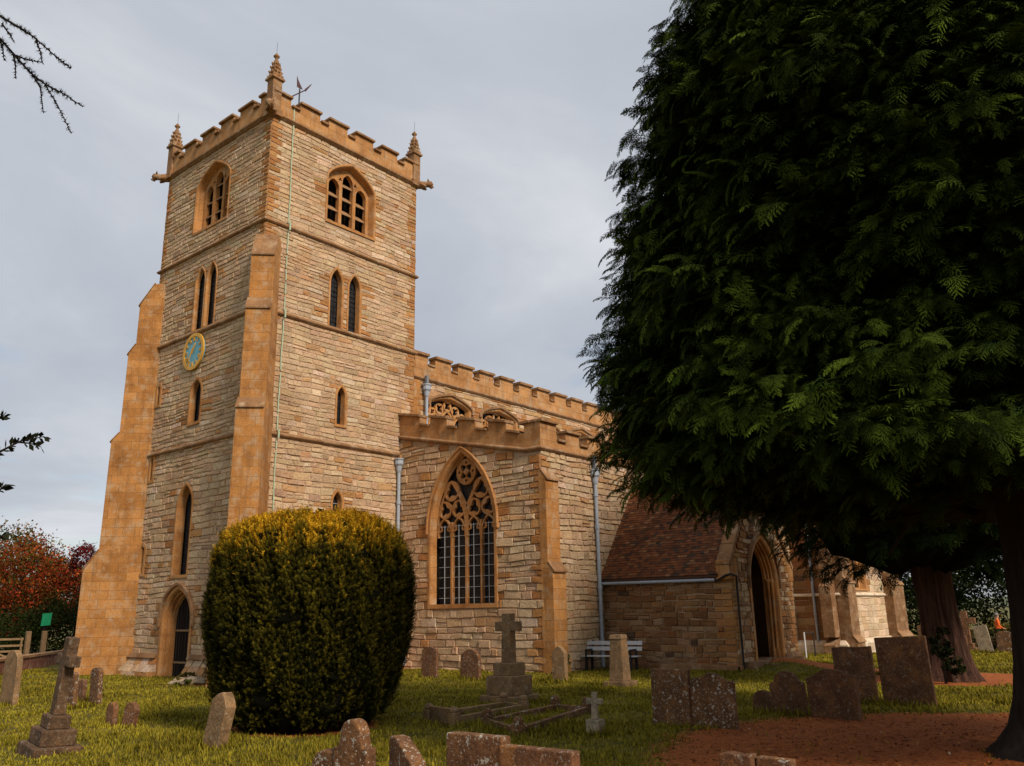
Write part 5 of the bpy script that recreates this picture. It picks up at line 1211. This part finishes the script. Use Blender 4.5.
BR = {'A': [(-13.27, -15.55, 6.7), (-12.92, -15.91, 6.56), (-12.8, -16.02, 6.46), (-12.71, -16.09, 6.39), (-12.56, -16.2, 6.23), (-12.46, -16.28, 6.13)],
 'B': [(-13.23, -15.42, 6.69), (-12.86, -15.77, 6.45), (-12.75, -15.84, 6.31), (-12.64, -15.91, 6.17), (-12.54, -15.99, 6.07), (-12.44, -16.04, 5.9), (-12.32, -16.09, 5.66)],
 'B2': [(-12.54, -15.99, 6.07), (-12.42, -16.11, 5.98), (-12.3, -16.2, 5.88)], 'B3': [(-12.61, -15.9, 6.16), (-12.53, -15.86, 6.1), (-12.47, -15.84, 5.89)], 'B4': [(-12.86, -15.77, 6.44), (-12.83, -15.78, 6.37), (-12.8, -15.76, 6.27)],
 'B5': [(-12.76, -15.83, 6.32), (-12.73, -15.83, 6.22), (-12.71, -15.81, 6.12)], 'B6': [(-12.75, -15.84, 6.31), (-12.67, -15.92, 6.27), (-12.6, -16.0, 6.25)], 'A2': [(-12.69, -16.1, 6.36), (-12.65, -16.11, 6.27), (-12.62, -16.1, 6.18)], 'A3': [(-12.9, -15.91, 6.5), (-12.85, -15.93, 6.43), (-12.81, -15.96, 6.36)],
 'L1': [(-12.59, -15.53, 2.83), (-12.42, -15.79, 2.96), (-12.33, -15.93, 3.04), (-12.22, -16.08, 3.07)], 'L1b': [(-12.34, -15.92, 3.03), (-12.28, -15.99, 3.02), (-12.22, -16.05, 2.99)], 'L2': [(-12.6, -15.65, 3.13), (-12.47, -15.84, 3.21), (-12.45, -15.86, 3.23)], 'L3': [(-12.49, -15.54, 2.57), (-12.36, -15.74, 2.68), (-12.34, -15.79, 2.72)], 'L4': [(-12.43, -15.49, 2.27), (-12.29, -15.67, 2.32), (-12.28, -15.69, 2.33)]}
overhang('larch_tree', 'larch whose bare spurred twigs hang in at the top left corner', -15.6, -13.6, 9., [((-15.6, -13.6, 7.7), [BR[k] for k in ('A', 'A2', 'A3')]), ((-15.6, -13.6, 7.4), [BR[k] for k in ('B', 'B2', 'B3', 'B4', 'B5', 'B6')])], False)
overhang('broadleaf_tree', 'tree whose dark leafy twig pokes in at the middle of the left edge', -15.5, -15.0, 6., [((-15.5, -15.0, 3.3), [BR['L1'], BR['L1b']]), ((-15.5, -15.0, 3.8), [BR['L2']]), ((-15.5, -15.0, 2.7), [BR['L3']]), ((-15.5, -15.0, 2.2), [BR['L4']])], True)
# --- grass and fallen leaves
def grass():
    r = np.random.default_rng(2); n = 80000
    th = r.uniform(R(39.5-36), R(39.5+36), n); D = 5.2+ (r.uniform(0, 1, n)**1.5)*46
    x = CAM.x+D*np.cos(th); y = CAM.y+D*np.sin(th)
    ok = ~((x > -.1) & (x < 7.2) & (y > -.1)) & ~((x > AX-.05) & (y > AY-.05)) & ~((x > PX-.05) & (x < PX2+.1) & (y > PY-.1)) & (dirt(x, y)+r.normal(0, .22, n) < .42)
    x, y, D = x[ok], y[ok], D[ok]; hm = np.ones(len(x))
    fx, fy = [], []
    for (a, b, w) in FOOT:
        m = 46; fx.append(a+r.normal(0, .5, m)*(.16+.3*w*.4)); fy.append(b+r.normal(0, .6, m)*w*.8)
    fx, fy = np.concatenate(fx), np.concatenate(fy); k_ = dirt(fx, fy) < .6; fx, fy = fx[k_], fy[k_]
    x = np.concatenate([x, fx]); y = np.concatenate([y, fy]); D = np.concatenate([D, np.hypot(fx-CAM.x, fy-CAM.y)]); hm = np.concatenate([hm, r.uniform(1.2, 2.6, len(fx))])
    n = len(x); z = gz(x, y)
    pn = np.sin(x*1.3+2*np.sin(y*.8))*np.sin(y*1.1+1.5*np.sin(x*.6)); V = []; K = []
    kk = 6
    for k in range(kk):
        a = r.uniform(0, 6.28, n); rad = r.uniform(0, .09, n)*(1+D/14); px = x+rad*np.cos(a*3); py = y+rad*np.sin(a*3); h = r.uniform(.025, .065, n)*(1.15+.5*pn)*hm; ln = r.uniform(.1, 1.0, n)*h; w = .0035+.00055*D
        p = np.stack([px, py, gz(px, py)-.006], 1); t = np.stack([-np.sin(a), np.cos(a), np.zeros(n)], 1)*w[:, None]; tip = p+np.stack([np.cos(a)*ln, np.sin(a)*ln, h], 1)
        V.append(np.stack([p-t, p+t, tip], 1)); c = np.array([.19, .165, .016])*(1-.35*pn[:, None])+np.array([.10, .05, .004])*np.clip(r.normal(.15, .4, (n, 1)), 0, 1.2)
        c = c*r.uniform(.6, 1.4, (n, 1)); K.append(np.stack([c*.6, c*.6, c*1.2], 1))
    V = np.concatenate(V).reshape(-1, 3); K = np.concatenate(K).reshape(-1, 3)
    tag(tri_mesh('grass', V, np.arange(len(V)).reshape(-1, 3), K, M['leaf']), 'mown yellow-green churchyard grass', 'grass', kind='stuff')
    n = 22000; x = T1[0]+r.normal(0, 4.6, n)-1.4; y = T1[1]+r.normal(0, 3.2, n)+1.0; m = (dirt(x, y) > .35); x, y = x[m], y[m]; n = len(x)
    P = np.stack([x, y, gz(x, y)+r.uniform(.004, .018, n)], 1); a = r.uniform(0, 6.28, n); s = r.uniform(.008, .034, (n, 1)); d = np.stack([np.cos(a), np.sin(a), r.normal(0, .25, n)], 1)*s; u = np.stack([-np.sin(a), np.cos(a), r.normal(0, .25, n)], 1)*s*.45
    V = np.stack([P-d, P+u, P+d, P-u], 1).reshape(-1, 3); b = np.arange(n)*4; T = np.concatenate([np.stack([b, b+1, b+2], 1), np.stack([b, b+2, b+3], 1)])
    c = np.array([(.40, .125, .03), (.20, .06, .016), (.46, .22, .06), (.06, .026, .01)])[r.choice(4, n, p=[.4, .35, .08, .17])]; c[r.uniform(0, 1, n) < .006] = (.5, .42, .3)
    tag(tri_mesh('fallen_leaves', V, T, np.repeat(c, 4, axis=0), M['leaf']), 'brown conifer litter on the bare red earth', 'leaf litter', kind='stuff')
grass()
# --- distant hills
def hills(d0, th0, th1, h, seed, name='hills'):
    r = random.Random(seed); b = MB(); n = 60; vs = []; ph = [r.uniform(0, 6) for _ in range(4)]
    for i in range(n+1):
        th = R(th0+(th1-th0)*i/n); w = math.sin(math.pi*i/n)**.5; hh = h*w*(.7+.2*math.sin(5*th*3+ph[0])+.15*math.sin(31*th+ph[1]))
        for dd, z in ((d0, -3), (d0*1.15, hh*.6), (d0*1.35, hh), (d0*1.8, -3)): vs.append((CAM.x+dd*math.cos(th), CAM.y+dd*math.sin(th), z))
    b.add(vs, [(i*4+j, i*4+j+1, (i+1)*4+j+1, (i+1)*4+j) for i in range(n) for j in range(3)]); tag(b.build(name, M['hill'], smooth=True), kind='structure')
hills(420, -30, 40, 9, 1); hills(600, 50, 120, 12, 2)
# ------------------------------------------------------------------ sky, sun, camera
SUN = Vector((-.20, -.95, .76)).normalized()
W = bpy.data.worlds.new('World'); S.world = W; W.use_nodes = True; nt = W.node_tree
bg = nt.nodes['Background']; sky = nt.nodes.new('ShaderNodeTexSky'); sky.sky_type = 'NISHITA'; sky.sun_disc = False
sky.sun_elevation = math.asin(SUN.z); sky.sun_rotation = math.atan2(SUN.x, SUN.y); sky.altitude = 50; sky.air_density = 1.; sky.dust_density = 2.
def wn(t, **k):
    n = nt.nodes.new(t)
    for a, v in k.items(): setattr(n, a, v)
    return n
tc = wn('ShaderNodeTexCoord'); sp = wn('ShaderNodeSeparateXYZ'); nt.links.new(tc.outputs['Generated'], sp.inputs[0])
def wm(op, a, b=0):
    n = wn('ShaderNodeMath', operation=op)
    for i, v in enumerate((a, b)):
        if hasattr(v, 'is_output'): nt.links.new(v, n.inputs[i])
        else: n.inputs[i].default_value = v
    return n.outputs[0]
zc = wm('ADD', wm('MAXIMUM', sp.outputs[2], 0.), .16)
cb_ = wn('ShaderNodeCombineXYZ'); nt.links.new(wm('DIVIDE', sp.outputs[0], zc), cb_.inputs[0]); nt.links.new(wm('DIVIDE', sp.outputs[1], zc), cb_.inputs[1])
def wnoise(s, d, ro=.55, dist=.3):
    n = wn('ShaderNodeTexNoise'); n.inputs['Scale'].default_value = s; n.inputs['Detail'].default_value = d; n.inputs['Roughness'].default_value = ro; n.inputs['Distortion'].default_value = dist; nt.links.new(cb_.outputs[0], n.inputs['Vector']); return n.outputs['Fac']
def wramp(f, st):
    n = wn('ShaderNodeValToRGB'); e = n.color_ramp.elements
    while len(e) < len(st): e.new(.5)
    for i, (p, c) in enumerate(st): e[i].position = p; e[i].color = (*c, 1)
    nt.links.new(f, n.inputs[0]); return n.outputs[0]
def wmix(f, a, b, mode='MIX'):
    n = wn('ShaderNodeMix', data_type='RGBA', blend_type=mode)
    for i, v in ((0, f), (6, a), (7, b)):
        if hasattr(v, 'is_output'): nt.links.new(v, n.inputs[i])
        else: n.inputs[i].default_value = v if not hasattr(v, '__len__') else (*v, 1)
    return n.outputs[2]
n1 = wnoise(.85, 7, .55, .4); n2 = wnoise(2.2, 5, .5)
KC = 2.6
cloud = wramp(n1, [(.30, (KC*.80, KC*.88, KC*1.02)), (.48, (KC*1.0, KC*1.06, KC*1.17)), (.66, (KC*1.34, KC*1.37, KC*1.45))])
cov = wramp(wm('ADD', n2, wm('MULTIPLY', sp.outputs[2], .55)), [(.42, (.35, .35, .35)), (.60, (.97, .97, .97))])
skyc = wmix(1., sky.outputs[0], (.66, .63, .61), 'MULTIPLY')
nt.links.new(wmix(cov, skyc, cloud), bg.inputs['Color']); bg.inputs['Strength'].default_value = .08
sd = bpy.data.lights.new('sun', 'SUN'); sd.energy = 1.5; sd.angle = R(14); sd.color = (1., .86, .72)
so = bpy.data.objects.new('sun', sd); link(so); so.rotation_euler = SUN.to_track_quat('Z', 'Y').to_euler(); so.location = (0, 0, 30)
cam = bpy.data.cameras.new('camera'); co = bpy.data.objects.new('camera', cam); link(co); S.camera = co
f_ = Vector((0.7444894610, 0.6141443054, 0.2618438744)); r_ = Vector((0.6401059162, -0.7680633297, -0.0185239713)); u_ = Vector((-0.1897362865, -0.1813987145, 0.9649324577))
mm = Matrix((r_, u_, -f_)).transposed().to_4x4(); mm.translation = CAM; co.matrix_world = mm
cam.sensor_width = 36; cam.lens = 839.966/1024*36; cam.clip_start = .05; cam.clip_end = 5000
S.view_settings.view_transform = 'Standard'; S.view_settings.look = 'None'; S.view_settings.gamma = 1; S.view_settings.exposure = 1.38; S.view_settings.use_curve_mapping = False
S.cycles.max_bounces = 6; S.cycles.use_denoising = True
